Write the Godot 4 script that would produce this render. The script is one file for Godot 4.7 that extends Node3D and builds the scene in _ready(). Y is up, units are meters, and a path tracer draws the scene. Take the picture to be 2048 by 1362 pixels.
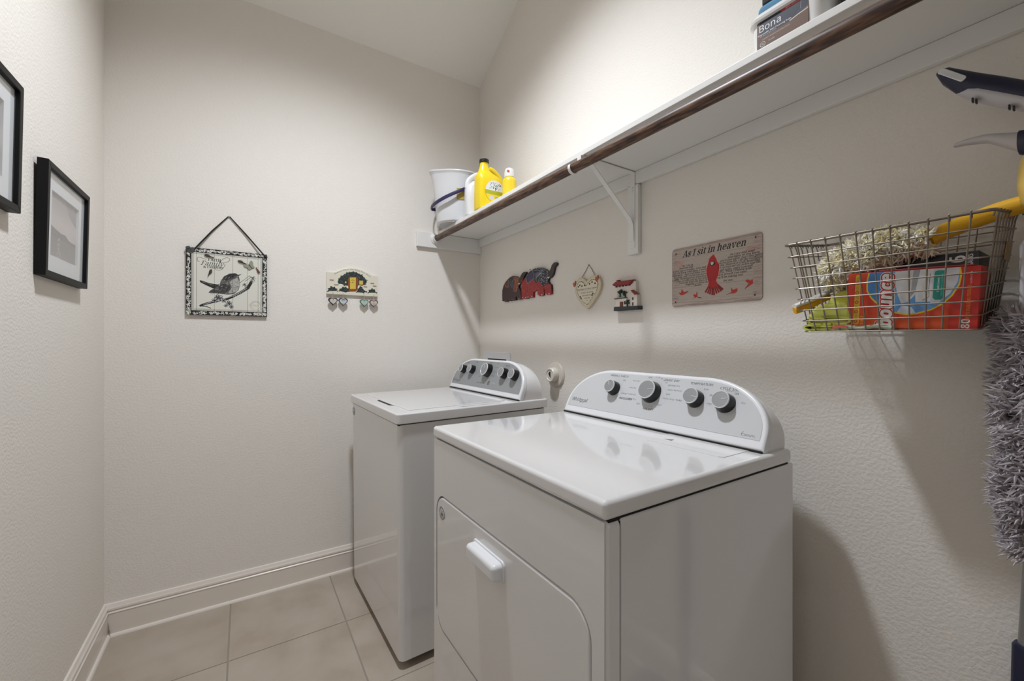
extends Node3D
# A small laundry room: washer and dryer along the right wall, a shelf with a rod above them. Wall A (far) is z = 0, wall B (right) is x = 1.748, wall C (left) is x = 0.

const W := 1.748
var mats := {}
var used := {}

# ---------------------------------------------------------------- mesh builder
class Builder:
	var v := PackedVector3Array()
	var uv := PackedVector2Array()
	var x := Transform3D.IDENTITY
	var mark := 0

	func tri(a: Vector3, b: Vector3, c: Vector3, ua := Vector2(), ub := Vector2(), uc := Vector2()) -> void:
		v.append(x * a); v.append(x * b); v.append(x * c)
		uv.append(ua); uv.append(ub); uv.append(uc)

	func quad(a: Vector3, b: Vector3, c: Vector3, d: Vector3, ua := Vector2(), ub := Vector2(), uc := Vector2(), ud := Vector2()) -> void:
		tri(a, b, c, ua, ub, uc)
		tri(a, c, d, ua, uc, ud)

	func begin() -> void:
		mark = v.size()

	func close() -> void:  # turns the closed shape added since begin() so that it faces outwards
		var vol := 0.0
		for i in range(mark, v.size(), 3):
			vol += v[i].dot(v[i + 1].cross(v[i + 2]))
		if vol < 0.0:
			for i in range(mark, v.size(), 3):
				var t := v[i + 1]; v[i + 1] = v[i + 2]; v[i + 2] = t
				var s := uv[i + 1]; uv[i + 1] = uv[i + 2]; uv[i + 2] = s

	func box(c: Vector3, size: Vector3, r := 0.0, seg := 2) -> void:
		begin()
		var h := size / 2.0
		r = minf(r, minf(h.x, minf(h.y, h.z)) * 0.999)
		for axis in 3:
			for side in [-1.0, 1.0]:
				var ua := (axis + 1) % 3
				var va := (axis + 2) % 3
				var us := cuts(h[ua], r, seg)
				var vs := cuts(h[va], r, seg)
				for i in us.size() - 1:
					for j in vs.size() - 1:
						var q := []
						for k in [[0, 0], [1, 0], [1, 1], [0, 1]]:
							var p := Vector3()
							p[axis] = side * h[axis]
							p[ua] = us[i + k[0]]
							p[va] = vs[j + k[1]]
							if r > 0.0:
								var inner := p.clamp(-(h - Vector3.ONE * r), h - Vector3.ONE * r)
								p = inner + (p - inner).normalized() * r
							q.append(c + p)
						if side > 0:
							quad(q[0], q[1], q[2], q[3], Vector2(us[i], vs[j]), Vector2(us[i + 1], vs[j]), Vector2(us[i + 1], vs[j + 1]), Vector2(us[i], vs[j + 1]))
						else:
							quad(q[0], q[3], q[2], q[1], Vector2(us[i], vs[j]), Vector2(us[i], vs[j + 1]), Vector2(us[i + 1], vs[j + 1]), Vector2(us[i + 1], vs[j]))
		close()

	func cuts(h: float, r: float, seg: int) -> PackedFloat32Array:
		var o := PackedFloat32Array()
		if r <= 0.0:
			return PackedFloat32Array([-h, h])
		for i in seg + 1:
			o.append(-h + r - r * tan(PI / 4 * (1.0 - float(i) / seg)))
		for i in seg + 1:
			o.append(h - r + r * tan(PI / 4 * float(i) / seg))
		return o

	# polygon in the xy plane, from z0 to z1 (z1 is the front); bevel rounds the front rim, back bevel the other
	func prism(poly: PackedVector2Array, z0: float, z1: float, bevel := 0.0, back := 0.0, seg := 3) -> void:
		begin()
		if Geometry2D.is_polygon_clockwise(poly):
			poly = poly.duplicate()
			poly.reverse()
		var lo := poly[0]
		var hi := poly[0]
		for p in poly:
			lo = lo.min(p); hi = hi.max(p)
		var span := (hi - lo).max(Vector2(1e-6, 1e-6))
		var f := func(p: Vector2) -> Vector2: return Vector2((p.x - lo.x) / span.x, 1.0 - (p.y - lo.y) / span.y)
		var layers := []
		if back > 0.0:
			for i in seg + 1:
				var a := PI / 2 * i / seg
				layers.append([inset(poly, back * (1.0 - sin(a))), z0 + back * (1.0 - cos(a))])
		else:
			layers.append([poly, z0])
		if bevel > 0.0:
			for i in seg + 1:
				var a := PI / 2 * i / seg
				layers.append([inset(poly, bevel * (1.0 - cos(a))), z1 - bevel * (1.0 - sin(a))])
		else:
			layers.append([poly, z1])
		var n := poly.size()
		for l in layers.size() - 1:
			var a: PackedVector2Array = layers[l][0]
			var b: PackedVector2Array = layers[l + 1][0]
			for i in n:
				var j := (i + 1) % n
				quad(Vector3(a[i].x, a[i].y, layers[l][1]), Vector3(a[j].x, a[j].y, layers[l][1]), Vector3(b[j].x, b[j].y, layers[l + 1][1]), Vector3(b[i].x, b[i].y, layers[l + 1][1]), f.call(a[i]), f.call(a[j]), f.call(b[j]), f.call(b[i]))
		var t := Geometry2D.triangulate_polygon(poly)
		var top: PackedVector2Array = layers[-1][0]
		var bot: PackedVector2Array = layers[0][0]
		for i in range(0, t.size(), 3):
			var q := [top[t[i]], top[t[i + 1]], top[t[i + 2]]]
			if (q[1] - q[0]).cross(q[2] - q[0]) < 0:
				q = [q[0], q[2], q[1]]
			tri(Vector3(q[0].x, q[0].y, z1), Vector3(q[1].x, q[1].y, z1), Vector3(q[2].x, q[2].y, z1), f.call(q[0]), f.call(q[1]), f.call(q[2]))
			var w := [bot[t[i]], bot[t[i + 1]], bot[t[i + 2]]]
			if (w[1] - w[0]).cross(w[2] - w[0]) < 0:
				w = [w[0], w[2], w[1]]
			tri(Vector3(w[0].x, w[0].y, z0), Vector3(w[2].x, w[2].y, z0), Vector3(w[1].x, w[1].y, z0), f.call(w[0]), f.call(w[2]), f.call(w[1]))
		close()

	func inset(p: PackedVector2Array, d: float) -> PackedVector2Array:
		if d == 0.0:
			return p
		var o := PackedVector2Array()
		var n := p.size()
		for i in n:
			var a := (p[i] - p[(i + n - 1) % n]).normalized()
			var b := (p[(i + 1) % n] - p[i]).normalized()
			var m := Vector2(-a.y, a.x) + Vector2(-b.y, b.x)
			var l := m.length()
			if l < 0.2:
				o.append(p[i])
				continue
			m /= l
			o.append(p[i] + m * minf(d / maxf(0.4, m.dot(Vector2(-a.y, a.x))), d * 2.0))
		return o

	func lathe(profile: Array, seg := 32, squash := Vector2.ONE) -> void:  # profile of Vector2(radius, height) round y, closed at both ends
		begin()
		for i in profile.size() - 1:
			for k in seg:
				var q := []
				for m in [[i, k], [i, k + 1], [i + 1, k + 1], [i + 1, k]]:
					var a: float = TAU * m[1] / seg
					var p: Vector2 = profile[m[0]]
					q.append(Vector3(p.x * cos(a) * squash.x, p.y, p.x * sin(a) * squash.y))
				var u0 := float(k) / seg
				var u1 := float(k + 1) / seg
				quad(q[0], q[1], q[2], q[3], Vector2(u0, profile[i].y), Vector2(u1, profile[i].y), Vector2(u1, profile[i + 1].y), Vector2(u0, profile[i + 1].y))
		close()

	# sweeps a closed 2D outline along a path; scale holds one factor per point (or is empty)
	func sweep(path: PackedVector3Array, outline: PackedVector2Array, up := Vector3.UP, loop := false, scale := PackedFloat32Array()) -> void:
		begin()
		var rings := []
		var n := path.size()
		var run := 0.0
		var last_side := Vector3()
		for i in n:
			var a: Vector3 = path[(i + n - 1) % n] if loop or i > 0 else path[i]
			var b: Vector3 = path[(i + 1) % n] if loop or i < n - 1 else path[i]
			var d := (b - a).normalized()
			var side := d.cross(up)
			if side.length() < 0.05:
				side = last_side if last_side != Vector3() else d.cross(Vector3(1, 0, 0) if absf(d.x) < 0.9 else Vector3(0, 0, 1))
				side -= d * side.dot(d)
			side = side.normalized()
			if last_side != Vector3() and side.dot(last_side) < 0 and not loop:
				side = -side
			last_side = side
			var u := side.cross(d).normalized()
			var s: float = scale[i] if scale.size() else 1.0
			if i > 0:
				run += path[i].distance_to(path[i - 1])
			var ring := PackedVector3Array()
			for p in outline:
				ring.append(path[i] + (side * p.x + u * p.y) * s)
			rings.append([ring, run])
		skin(rings, loop)
		close()

	func skin(rings: Array, loop := false) -> void:  # rings of [points, v]
		var n := rings.size()
		var m: int = rings[0][0].size()
		for i in (n if loop else n - 1):
			var a: PackedVector3Array = rings[i][0]
			var b: PackedVector3Array = rings[(i + 1) % n][0]
			for k in m:
				var l := (k + 1) % m
				var u0 := float(k) / m
				var u1 := float(k + 1) / m
				quad(a[k], a[l], b[l], b[k], Vector2(u0, rings[i][1]), Vector2(u1, rings[i][1]), Vector2(u1, rings[(i + 1) % n][1]), Vector2(u0, rings[(i + 1) % n][1]))
		if not loop:
			for e in [0, n - 1]:
				var r: PackedVector3Array = rings[e][0]
				var c := Vector3()
				for p in r:
					c += p / m
				for k in m:
					if e == 0:
						tri(c, r[(k + 1) % m], r[k])
					else:
						tri(c, r[k], r[(k + 1) % m])

	func loft(rings: Array) -> void:
		begin()
		var a := []
		for i in rings.size():
			a.append([rings[i], float(i)])
		skin(a)
		close()

	func tube(path: PackedVector3Array, r: float, seg := 8, loop := false, up := Vector3.UP, scale := PackedFloat32Array()) -> void:
		sweep(path, Builder.circle(r, r, seg), up, loop, scale)

	static func circle(rx: float, ry: float, seg: int, c := Vector2()) -> PackedVector2Array:
		var o := PackedVector2Array()
		for i in seg:
			o.append(c + Vector2(cos(TAU * i / seg) * rx, sin(TAU * i / seg) * ry))
		return o

	func face(c: Vector3, ux: Vector3, uy: Vector3) -> void:  # a flat print: half-vectors to its right and up
		quad(c - ux - uy, c + ux - uy, c + ux + uy, c - ux + uy, Vector2(0, 1), Vector2(1, 1), Vector2(1, 0), Vector2(0, 0))

	func done(crease := 40.0) -> ArrayMesh:
		var n := v.size()
		var fn := PackedVector3Array()
		var at := {}
		var keys := []
		for i in range(0, n, 3):
			var f := (v[i + 1] - v[i]).cross(v[i + 2] - v[i])
			fn.append(f)
			for k in 3:
				var key := Vector3i((v[i + k] * 50000.0).round())
				keys.append(key)
				if at.has(key):
					at[key].append(i / 3)
				else:
					at[key] = [i / 3]
		var un := PackedVector3Array()
		for f in fn:
			un.append(f.normalized())
		var lim := cos(deg_to_rad(crease))
		var nv := PackedVector3Array()
		var nn := PackedVector3Array()
		var nu := PackedVector2Array()
		for i in range(0, n, 3):
			var me := un[i / 3]
			if me == Vector3():
				continue
			for k in [0, 2, 1]:  # front faces run clockwise
				var s := Vector3()
				for t in at[keys[i + k]]:
					if un[t].dot(me) > lim:
						s += fn[t]
				nv.append(v[i + k])
				nn.append(s.normalized())
				nu.append(uv[i + k])
		var arr := []
		arr.resize(Mesh.ARRAY_MAX)
		arr[Mesh.ARRAY_VERTEX] = nv
		arr[Mesh.ARRAY_NORMAL] = nn
		arr[Mesh.ARRAY_TEX_UV] = nu
		var mesh := ArrayMesh.new()
		mesh.add_surface_from_arrays(Mesh.PRIMITIVE_TRIANGLES, arr)
		return mesh


# ---------------------------------------------------------------- flat print: a picture drawn in code
class Print:
	static var fonts := {}
	var im: Image
	var dy := 0

	func _init(w: int, h: int, c: Color) -> void:
		im = Image.create(w, h, false, Image.FORMAT_RGBA8)
		im.fill(c)

	func poly(p: Array, c: Color) -> void:  # flat list x, y, x, y ...
		var q := PackedVector2Array()
		for i in range(0, p.size(), 2):
			q.append(Vector2(p[i], p[i + 1] + dy))
		fill(q, c)

	func fill(q: PackedVector2Array, c: Color) -> void:
		var lo := q[0].y
		var hi := q[0].y
		for p in q:
			lo = minf(lo, p.y); hi = maxf(hi, p.y)
		var n := q.size()
		for y in range(maxi(0, int(lo)), mini(im.get_height() - 1, int(hi)) + 1):
			var yc := y + 0.5
			var xs := []
			for i in n:
				var a := q[i]
				var b := q[(i + 1) % n]
				if (a.y <= yc) != (b.y <= yc):
					xs.append(a.x + (yc - a.y) / (b.y - a.y) * (b.x - a.x))
			xs.sort()
			for i in range(0, xs.size() - 1, 2):
				var x0 := int(round(xs[i]))
				var x1 := int(round(xs[i + 1]))
				if x1 > x0:
					im.fill_rect(Rect2i(x0, y, x1 - x0, 1), c)

	func rect(x: float, y: float, w: float, h: float, c: Color) -> void:
		im.fill_rect(Rect2i(int(x), int(y) + dy, int(w), int(h)), c)

	func oval(x: float, y: float, rx: float, ry: float, c: Color) -> void:
		var q := Builder.circle(rx, ry, 24, Vector2(x, y + dy))
		fill(q, c)

	func ring(x: float, y: float, r: float, w: float, c: Color) -> void:
		var q := []
		for i in 33:
			q.append_array([x + cos(TAU * i / 32) * r, y + sin(TAU * i / 32) * r])
		line(q, w, c)

	func line(p: Array, w: float, c: Color, w2 := -1.0) -> void:
		var n := p.size() / 2
		for i in n - 1:
			var a := Vector2(p[2 * i], p[2 * i + 1] + dy)
			var b := Vector2(p[2 * i + 2], p[2 * i + 3] + dy)
			var s := Vector2(a.y - b.y, b.x - a.x).normalized() / 2.0
			var wa := w if w2 < 0 else lerpf(w, w2, float(i) / (n - 1))
			var wb := w if w2 < 0 else lerpf(w, w2, float(i + 1) / (n - 1))
			fill(PackedVector2Array([a + s * wa, b + s * wb, b - s * wb, a - s * wa]), c)
			if wb > 3.0 and i < n - 2:
				fill(Builder.circle(wb / 2, wb / 2, 10, b), c)

	static func font(kind: String) -> Font:
		if not fonts.has(kind):
			var f := SystemFont.new()
			f.font_names = PackedStringArray(["Droid Serif" if kind.begins_with("serif") else "Droid Sans"])
			f.font_weight = 700 if kind.ends_with("bold") else 400
			fonts[kind] = f
		return fonts[kind]

	# centre of the line at x, y; em in pixels
	func text(s: String, x: float, y: float, em: float, c: Color, kind := "sans", shear := 0.0, wide := 1.0, angle := 0.0, fat := 0.0, align := 0) -> void:
		var t := TextMesh.new()
		t.font = Print.font(kind)
		t.font_size = 40
		t.pixel_size = em / 40.0
		t.depth = 0.0
		t.curve_step = 3.0
		t.text = s
		t.horizontal_alignment = HORIZONTAL_ALIGNMENT_CENTER if align == 0 else HORIZONTAL_ALIGNMENT_LEFT
		var a := t.get_mesh_arrays()
		if a.is_empty() or a[Mesh.ARRAY_VERTEX] == null:
			return
		var vs: PackedVector3Array = a[Mesh.ARRAY_VERTEX]
		var ix: PackedInt32Array = a[Mesh.ARRAY_INDEX]
		var ca := cos(angle)
		var sa := sin(angle)
		var q := PackedVector2Array()
		for p in vs:
			var lx := (p.x + shear * p.y) * wide
			var ly := -p.y
			q.append(Vector2(x + lx * ca - ly * sa, y + dy + lx * sa + ly * ca))
		var offs := [Vector2()]
		if fat > 0:
			for k in 12:
				offs.append(Vector2.from_angle(TAU * k / 12) * fat)
		for o in offs:
			for i in range(0, ix.size(), 3):
				fill(PackedVector2Array([q[ix[i]] + o, q[ix[i + 1]] + o, q[ix[i + 2]] + o]), c)

	func arc_text(s: String, cx: float, cy: float, r: float, em: float, c: Color, kind := "sans", spread := 1.0) -> void:
		var f := Print.font(kind)
		var total := f.get_string_size(s, HORIZONTAL_ALIGNMENT_LEFT, -1, 40).x * em / 40.0 * spread
		var run := -total / 2
		for ch in s:
			var w := f.get_string_size(ch, HORIZONTAL_ALIGNMENT_LEFT, -1, 40).x * em / 40.0 * spread
			var a := (run + w / 2) / r
			if ch != " ":
				text(ch, cx + sin(a) * r, cy - cos(a) * r, em, c, kind, 0.0, 1.0, a)
			run += w

	func tex() -> ImageTexture:
		return ImageTexture.create_from_image(im)


# ---------------------------------------------------------------- helpers
func numbered(called: String) -> String:
	var n: int = used.get(called, 0)
	used[called] = n + 1
	return called if n == 0 else "%s_%03d" % [called, n]

func tag(o: Node3D, label: String, category: String, group := "") -> Node3D:
	o.set_meta("label", label)
	o.set_meta("category", category)
	if group:
		o.set_meta("group", group)
	return o

func thing(called: String, label: String, category: String, at := Vector3.ZERO, turn := 0.0, group := "") -> Node3D:
	var o := Node3D.new()
	o.name = numbered(called)
	add_child(o)
	o.position = at
	o.rotation_degrees.y = turn
	tag(o, label, category, group)
	return o

func put(called: String, b: Builder, m: Material, parent: Node3D, crease := 40.0, label := "") -> MeshInstance3D:
	return put_mesh(called, b.done(crease), m, parent, label)

func put_mesh(called: String, mesh: Mesh, m: Material, parent: Node3D, label := "") -> MeshInstance3D:
	var o := MeshInstance3D.new()
	o.name = numbered(called) if parent == self else called
	o.mesh = mesh
	o.material_override = m
	parent.add_child(o, true)
	if label:
		o.set_meta("label", label)
	return o

func structure(called: String, b: Builder, m: Material, label: String, category: String, crease := 40.0) -> MeshInstance3D:
	var o := put(called, b, m, self, crease)
	o.set_meta("kind", "structure")
	tag(o, label, category)
	return o

func mat(c: Color, rough := 0.6, metal := 0.0, spec := 0.5) -> StandardMaterial3D:
	var m := StandardMaterial3D.new()
	m.albedo_color = c
	m.roughness = rough
	m.metallic = metal
	m.metallic_specular = spec
	return m

func printed(p: Print, rough := 0.5) -> StandardMaterial3D:
	var m := mat(Color.WHITE, rough)
	m.albedo_texture = p.tex()
	m.texture_repeat = false
	return m

func noise(freq: float, oct := 3, size := 512, sd := 1, type := FastNoiseLite.TYPE_SIMPLEX_SMOOTH) -> NoiseTexture2D:
	var f := FastNoiseLite.new()
	f.noise_type = type
	f.seed = sd
	f.frequency = freq
	f.fractal_octaves = oct
	var t := NoiseTexture2D.new()
	t.width = size
	t.height = size
	t.seamless = true
	t.noise = f
	return t

func ramp(cols: Array, offs: Array) -> Gradient:
	var g := Gradient.new()
	g.offsets = PackedFloat32Array(offs)
	g.colors = PackedColorArray(cols)
	return g

func g8(v: int) -> Color:
	return Color8(v, v, v)

func pts(a: Array) -> PackedVector2Array:
	var o := PackedVector2Array()
	for i in range(0, a.size(), 2):
		o.append(Vector2(a[i], a[i + 1]))
	return o

func v3(a: Array) -> PackedVector3Array:
	var o := PackedVector3Array()
	for i in range(0, a.size(), 3):
		o.append(Vector3(a[i], a[i + 1], a[i + 2]))
	return o

func smooth(a: PackedVector3Array, n := 6) -> PackedVector3Array:
	var c := Curve3D.new()
	for i in a.size():
		var t := (a[mini(i + 1, a.size() - 1)] - a[maxi(i - 1, 0)]) / 6.0
		c.add_point(a[i], -t, t)
	var o := PackedVector3Array()
	for i in a.size() - 1:
		for k in n:
			o.append(c.sample(i, float(k) / n))
	o.append(a[-1])
	return o

func smooth2(a: PackedVector2Array, n := 4) -> PackedVector2Array:  # closed outline through the points
	var o := PackedVector2Array()
	var m := a.size()
	for i in m:
		for k in n:
			o.append(a[i].cubic_interpolate(a[(i + 1) % m], a[(i + m - 1) % m], a[(i + 2) % m], float(k) / n))
	return o

func rounded(w: float, h: float, r: float, c := Vector2.ZERO, seg := 6) -> PackedVector2Array:
	var o := PackedVector2Array()
	for q in 4:
		var cc: Vector2 = c + [Vector2(w / 2 - r, h / 2 - r), Vector2(-w / 2 + r, h / 2 - r), Vector2(-w / 2 + r, -h / 2 + r), Vector2(w / 2 - r, -h / 2 + r)][q]
		for i in seg + 1:
			o.append(cc + Vector2.from_angle(PI / 2 * (q + float(i) / seg)) * r)
	return o

# frames for flat work: local x to the right, y up, z out of the wall
func on_a(x: float, y: float, z := 0.0) -> Transform3D:
	return Transform3D(Basis.IDENTITY, Vector3(x, y, z))

func on_b(z: float, y: float, off := 0.0) -> Transform3D:  # wall B: right is +z, out is -x
	return Transform3D(Basis(Vector3(0, 0, 1), Vector3(0, 1, 0), Vector3(-1, 0, 0)), Vector3(W - off, y, z))

func on_c(z: float, y: float, off := 0.0) -> Transform3D:  # wall C: right is -z, out is +x
	return Transform3D(Basis(Vector3(0, 0, -1), Vector3(0, 1, 0), Vector3(1, 0, 0)), Vector3(off, y, z))


# ================================================================ the scene
func _ready() -> void:
	# --- camera
	var cam := Camera3D.new()
	cam.name = "camera"
	cam.projection = Camera3D.PROJECTION_FRUSTUM
	cam.near = 0.05
	cam.far = 50.0
	cam.size = 0.05 * 1362.0 / 835.0
	cam.frustum_offset = Vector2(0, 0.05 * 3.0 / 835.0)
	add_child(cam)
	cam.position = Vector3(0.4834, 1.21, 2.3464)
	cam.rotation_degrees = Vector3(0, -32.7, 0)
	cam.current = true
	# --- air, exposure
	var we := WorldEnvironment.new()
	we.name = "environment"
	var e := Environment.new()
	e.background_mode = Environment.BG_COLOR
	e.background_color = Color.BLACK
	e.tonemap_mode = Environment.TONE_MAPPER_LINEAR
	e.tonemap_exposure = 1.0
	e.sdfgi_enabled = true
	e.ssao_enabled = true
	e.ssil_enabled = true
	we.environment = e
	add_child(we)
	make_materials()
	unseen_ceiling_lamp(Vector3(0.8, 3.36, 1.12), "round white flush ceiling lamp out of view, lighting the washer and dryer", 65.0, 4.45)  # out of view; place and cone chosen to light walls and machines
	unseen_ceiling_lamp(Vector3(0.77, 2.6, 4.7), "round white ceiling lamp added as fill light in the unseen hall behind the camera", 85.0, 1.6)  # added fill light, reaching the room through the doorway
	room()
	washer()
	dryer()
	shelf()
	wall_fittings()
	left_frames()
	bird_sign()
	key_board()
	elephants()
	heart_plaque()
	house_plaque()
	cardinal_sign()
	shelf_items()
	basket()
	basket_items()
	cleaning_tools()

func make_materials() -> void:
	var wall := mat(Color8(234, 228, 220), 0.75, 0.0, 0.35)
	wall.uv1_triplanar = true
	wall.uv1_world_triplanar = true
	wall.uv1_scale = Vector3.ONE * 4.0
	wall.heightmap_enabled = true
	wall.heightmap_texture = noise(0.022, 3, 1024, 7)
	wall.heightmap_scale = 0.07
	mats.wall = wall
	mats.ceiling = wall.duplicate()
	mats.ceiling.albedo_color = Color8(238, 234, 227)
	mats.trim = mat(Color8(229, 220, 210), 0.3)
	mats.shelf = mat(Color8(234, 232, 228), 0.4)
	mats.enamel = mat(Color8(224, 222, 221), 0.08)
	mats.enamel.clearcoat_enabled = true
	mats.enamel.clearcoat = 0.4
	mats.enamel.clearcoat_roughness = 0.06
	mats.plastic = mat(Color8(228, 228, 230), 0.3)
	mats.gap = mat(Color8(20, 18, 17), 0.8)
	mats.black = mat(Color8(16, 16, 17), 0.35)
	mats.frame = mat(Color8(9, 8, 9), 0.5, 0.0, 0.35)
	mats.silver = mat(Color8(150, 151, 152), 0.4, 0.3)
	mats.chrome = mat(Color8(226, 227, 229), 0.2, 0.25)
	mats.steel = mat(Color8(132, 123, 112), 0.36, 0.7)
	mats.white = mat(Color8(226, 224, 221), 0.45)
	mats.added_hall_floor = mat(Color8(205, 196, 184), 0.6)  # floor of the added hall
	mats.grout = mat(Color8(152, 141, 128), 0.9)

# ---------------------------------------------------------------- light
func unseen_ceiling_lamp(at: Vector3, label: String, cone: float, energy: float) -> void:
	var t := thing("unseen_ceiling_lamp", label, "lamp", at)  # each lamp hangs out of view
	var b := Builder.new()
	b.lathe([Vector2(0, 0), Vector2(0.17, 0), Vector2(0.17, -0.025), Vector2(0.15, -0.03), Vector2(0, -0.03)], 40)
	put("base", b, mats.white, t)
	b = Builder.new()
	b.lathe([Vector2(0, -0.031), Vector2(0.145, -0.031), Vector2(0.135, -0.06), Vector2(0.1, -0.083), Vector2(0.05, -0.095), Vector2(0, -0.098)], 40)
	var m := mat(Color8(250, 246, 238), 0.5)
	m.emission_enabled = true
	m.emission = Color8(255, 244, 228)
	m.emission_energy_multiplier = 2.0
	put("diffuser", b, m, t, 60.0)
	var l := SpotLight3D.new()
	l.name = "lamp_light"
	l.position = Vector3(0, -0.16, 0)
	l.rotation_degrees = Vector3(-90, 0, 0)
	l.spot_angle = cone
	l.spot_angle_attenuation = 1.0
	l.light_color = Color8(241, 247, 255)
	l.light_energy = energy
	l.light_size = 0.075
	l.spot_range = 8.0
	l.spot_attenuation = 2.0
	l.shadow_enabled = true
	t.add_child(l)

# ---------------------------------------------------------------- room shell
func room() -> void:
	var T := 0.12
	var D := 3.7
	var b := Builder.new()
	b.box(Vector3(W / 2, 1.75, -T / 2), Vector3(W + 2 * T, 3.5 + 0.4, T))
	structure("wall_back", b, mats.wall, "far beige wall with orange-peel texture behind the bird sign", "wall")
	b = Builder.new()
	b.box(Vector3(W + T / 2, 1.75, D / 2), Vector3(T, 3.9, D + 0.1))
	structure("wall_right", b, mats.wall, "beige textured wall behind the washer and dryer, carrying the shelf", "wall")
	b = Builder.new()
	b.box(Vector3(-T / 2, 1.75, D / 2), Vector3(T, 3.9, D + 0.1))
	structure("wall_left", b, mats.wall, "beige textured wall with the two black picture frames", "wall")
	b = Builder.new()
	b.box(Vector3(0.16, 1.75, D + T / 2), Vector3(0.32 + 2 * T, 3.9, T))
	b.box(Vector3(1.48, 1.75, D + T / 2), Vector3(0.536 + 2 * T, 3.9, T))
	b.box(Vector3(0.766, 2.87, D + T / 2), Vector3(0.9, 1.66, T))  # unseen wall; the doorway opening is added to lower bounced light
	structure("wall_front", b, mats.wall, "plain beige wall behind the camera with an added open doorway", "wall")
	# hall added beyond the doorway, out of view, to send fill light in
	b = Builder.new()
	b.box(Vector3(-0.6, 1.3, 4.8), Vector3(T, 2.8, 1.95))
	b.box(Vector3(2.2, 1.3, 4.8), Vector3(T, 2.8, 1.95))
	b.box(Vector3(0.8, 1.3, 5.8), Vector3(3.0, 2.8, T))
	b.box(Vector3(-0.4, 1.3, D + T + 0.02), Vector3(0.5, 2.8, 0.1))
	b.box(Vector3(2.05, 1.3, D + T + 0.02), Vector3(0.5, 2.8, 0.1))
	structure("wall_added_hall", b, mats.wall, "plain light walls of the hall added behind the camera for fill light", "wall")
	b = Builder.new()
	b.box(Vector3(0.8, 2.66, 4.8), Vector3(3.0, T, 2.1))
	structure("ceiling_added_hall", b, mats.ceiling, "flat ceiling of the hall added behind the camera", "ceiling")
	b = Builder.new()
	b.box(Vector3(0.8, -0.06, 4.8), Vector3(3.0, T, 1.96))
	structure("floor_added_hall", b, mats.added_hall_floor, "pale floor of the hall added behind the camera", "floor")
	# the ceiling slopes up from the far wall, then runs level
	b = Builder.new()
	b.x = Transform3D(Basis(Vector3(0, 0, 1), Vector3(0, 1, 0), Vector3(-1, 0, 0)), Vector3(W + T, 0, 0))
	b.prism(pts([-T, 2.826 - 0.576 * T, 0, 2.826, 0.927, 3.36, D + T, 3.36, D + T, 3.5, 0.9, 3.5, -T, 3.0]), 0, W + 2 * T)
	structure("ceiling", b, mats.ceiling, "beige ceiling that slopes up from the far wall", "ceiling", 20.0)
	# floor: grout bed with separate tiles
	b = Builder.new()
	b.box(Vector3(W / 2, -0.0545, D / 2), Vector3(W + 2 * T, 0.105, D + 2 * T))
	var fl := structure("floor", b, mats.grout, "beige square tile floor with narrow grout lines", "floor")
	var rng := RandomNumberGenerator.new()
	rng.seed = 11
	var kinds := []
	for k in 4:
		var m := mat(Color.WHITE, 0.42)
		m.uv1_triplanar = true
		m.uv1_world_triplanar = true
		m.uv1_scale = Vector3.ONE * (1.3 + 0.13 * k)
		m.uv1_offset = Vector3(0.31 * k, 0, 0.17 * k)
		var nt := noise(0.005, 7, 512, 20 + k)
		var w := 2 * k - 3
		nt.color_ramp = ramp([Color8(166 + w, 152 + w, 136 + w), Color8(174 + w, 161 + w, 146 + w), Color8(179 + w, 167 + w, 153 + w)], [0.1, 0.5, 0.9])
		m.albedo_texture = nt
		kinds.append(m)
	var tile_mesh := {}
	var xs := [0.005, 0.432, 0.856, 1.28, 1.704, 1.745]
	var zs := [0.005, 0.435]
	while zs[-1] < D - 0.01:
		zs.append(minf(zs[-1] + 0.424, D))
	for i in xs.size() - 1:
		for j in zs.size() - 1:
			var s := Vector2(xs[i + 1] - xs[i] - 0.005, zs[j + 1] - zs[j] - 0.005)
			var key := Vector2i(s * 10000)
			if not tile_mesh.has(key):
				var tb := Builder.new()
				tb.box(Vector3(0, -0.004, 0), Vector3(s.x, 0.008, s.y), 0.0012, 1)
				tile_mesh[key] = tb.done()
			var o := put_mesh("tile", tile_mesh[key], kinds[rng.randi() % 4], fl)
			o.position = Vector3((xs[i] + xs[i + 1]) / 2, rng.randf_range(-0.0004, 0.0003), (zs[j] + zs[j + 1]) / 2)
	# baseboards with quarter-round shoe: profile as (out of the wall, up)
	var prof := [0, 0, 0.025, 0, 0.025, 0.003, 0.0235, 0.007, 0.0205, 0.0105, 0.0155, 0.012, 0.0145, 0.012, 0.0145, 0.094, 0.0165, 0.0965, 0.0145, 0.099, 0.012, 0.101, 0.012, 0.105, 0.0145, 0.108, 0.0135, 0.115, 0.0095, 0.12, 0.008, 0.126, 0.0055, 0.1305, 0, 0.132]
	base("baseboard_left", prof, Vector3(0, 0, D), Vector3(0, 0, 0), Vector3(1, 0, 0), "white moulded baseboard along the left wall under the picture frames", 0.0, 1.0)
	base("baseboard_back", prof, Vector3(0, 0, 0), Vector3(W, 0, 0), Vector3(0, 0, 1), "white moulded baseboard along the far wall", 1.0, 1.0)
	base("baseboard_right", prof, Vector3(W, 0, 0), Vector3(W, 0, D), Vector3(-1, 0, 0), "white moulded baseboard behind the washer and dryer", 1.0, 0.0)

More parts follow.
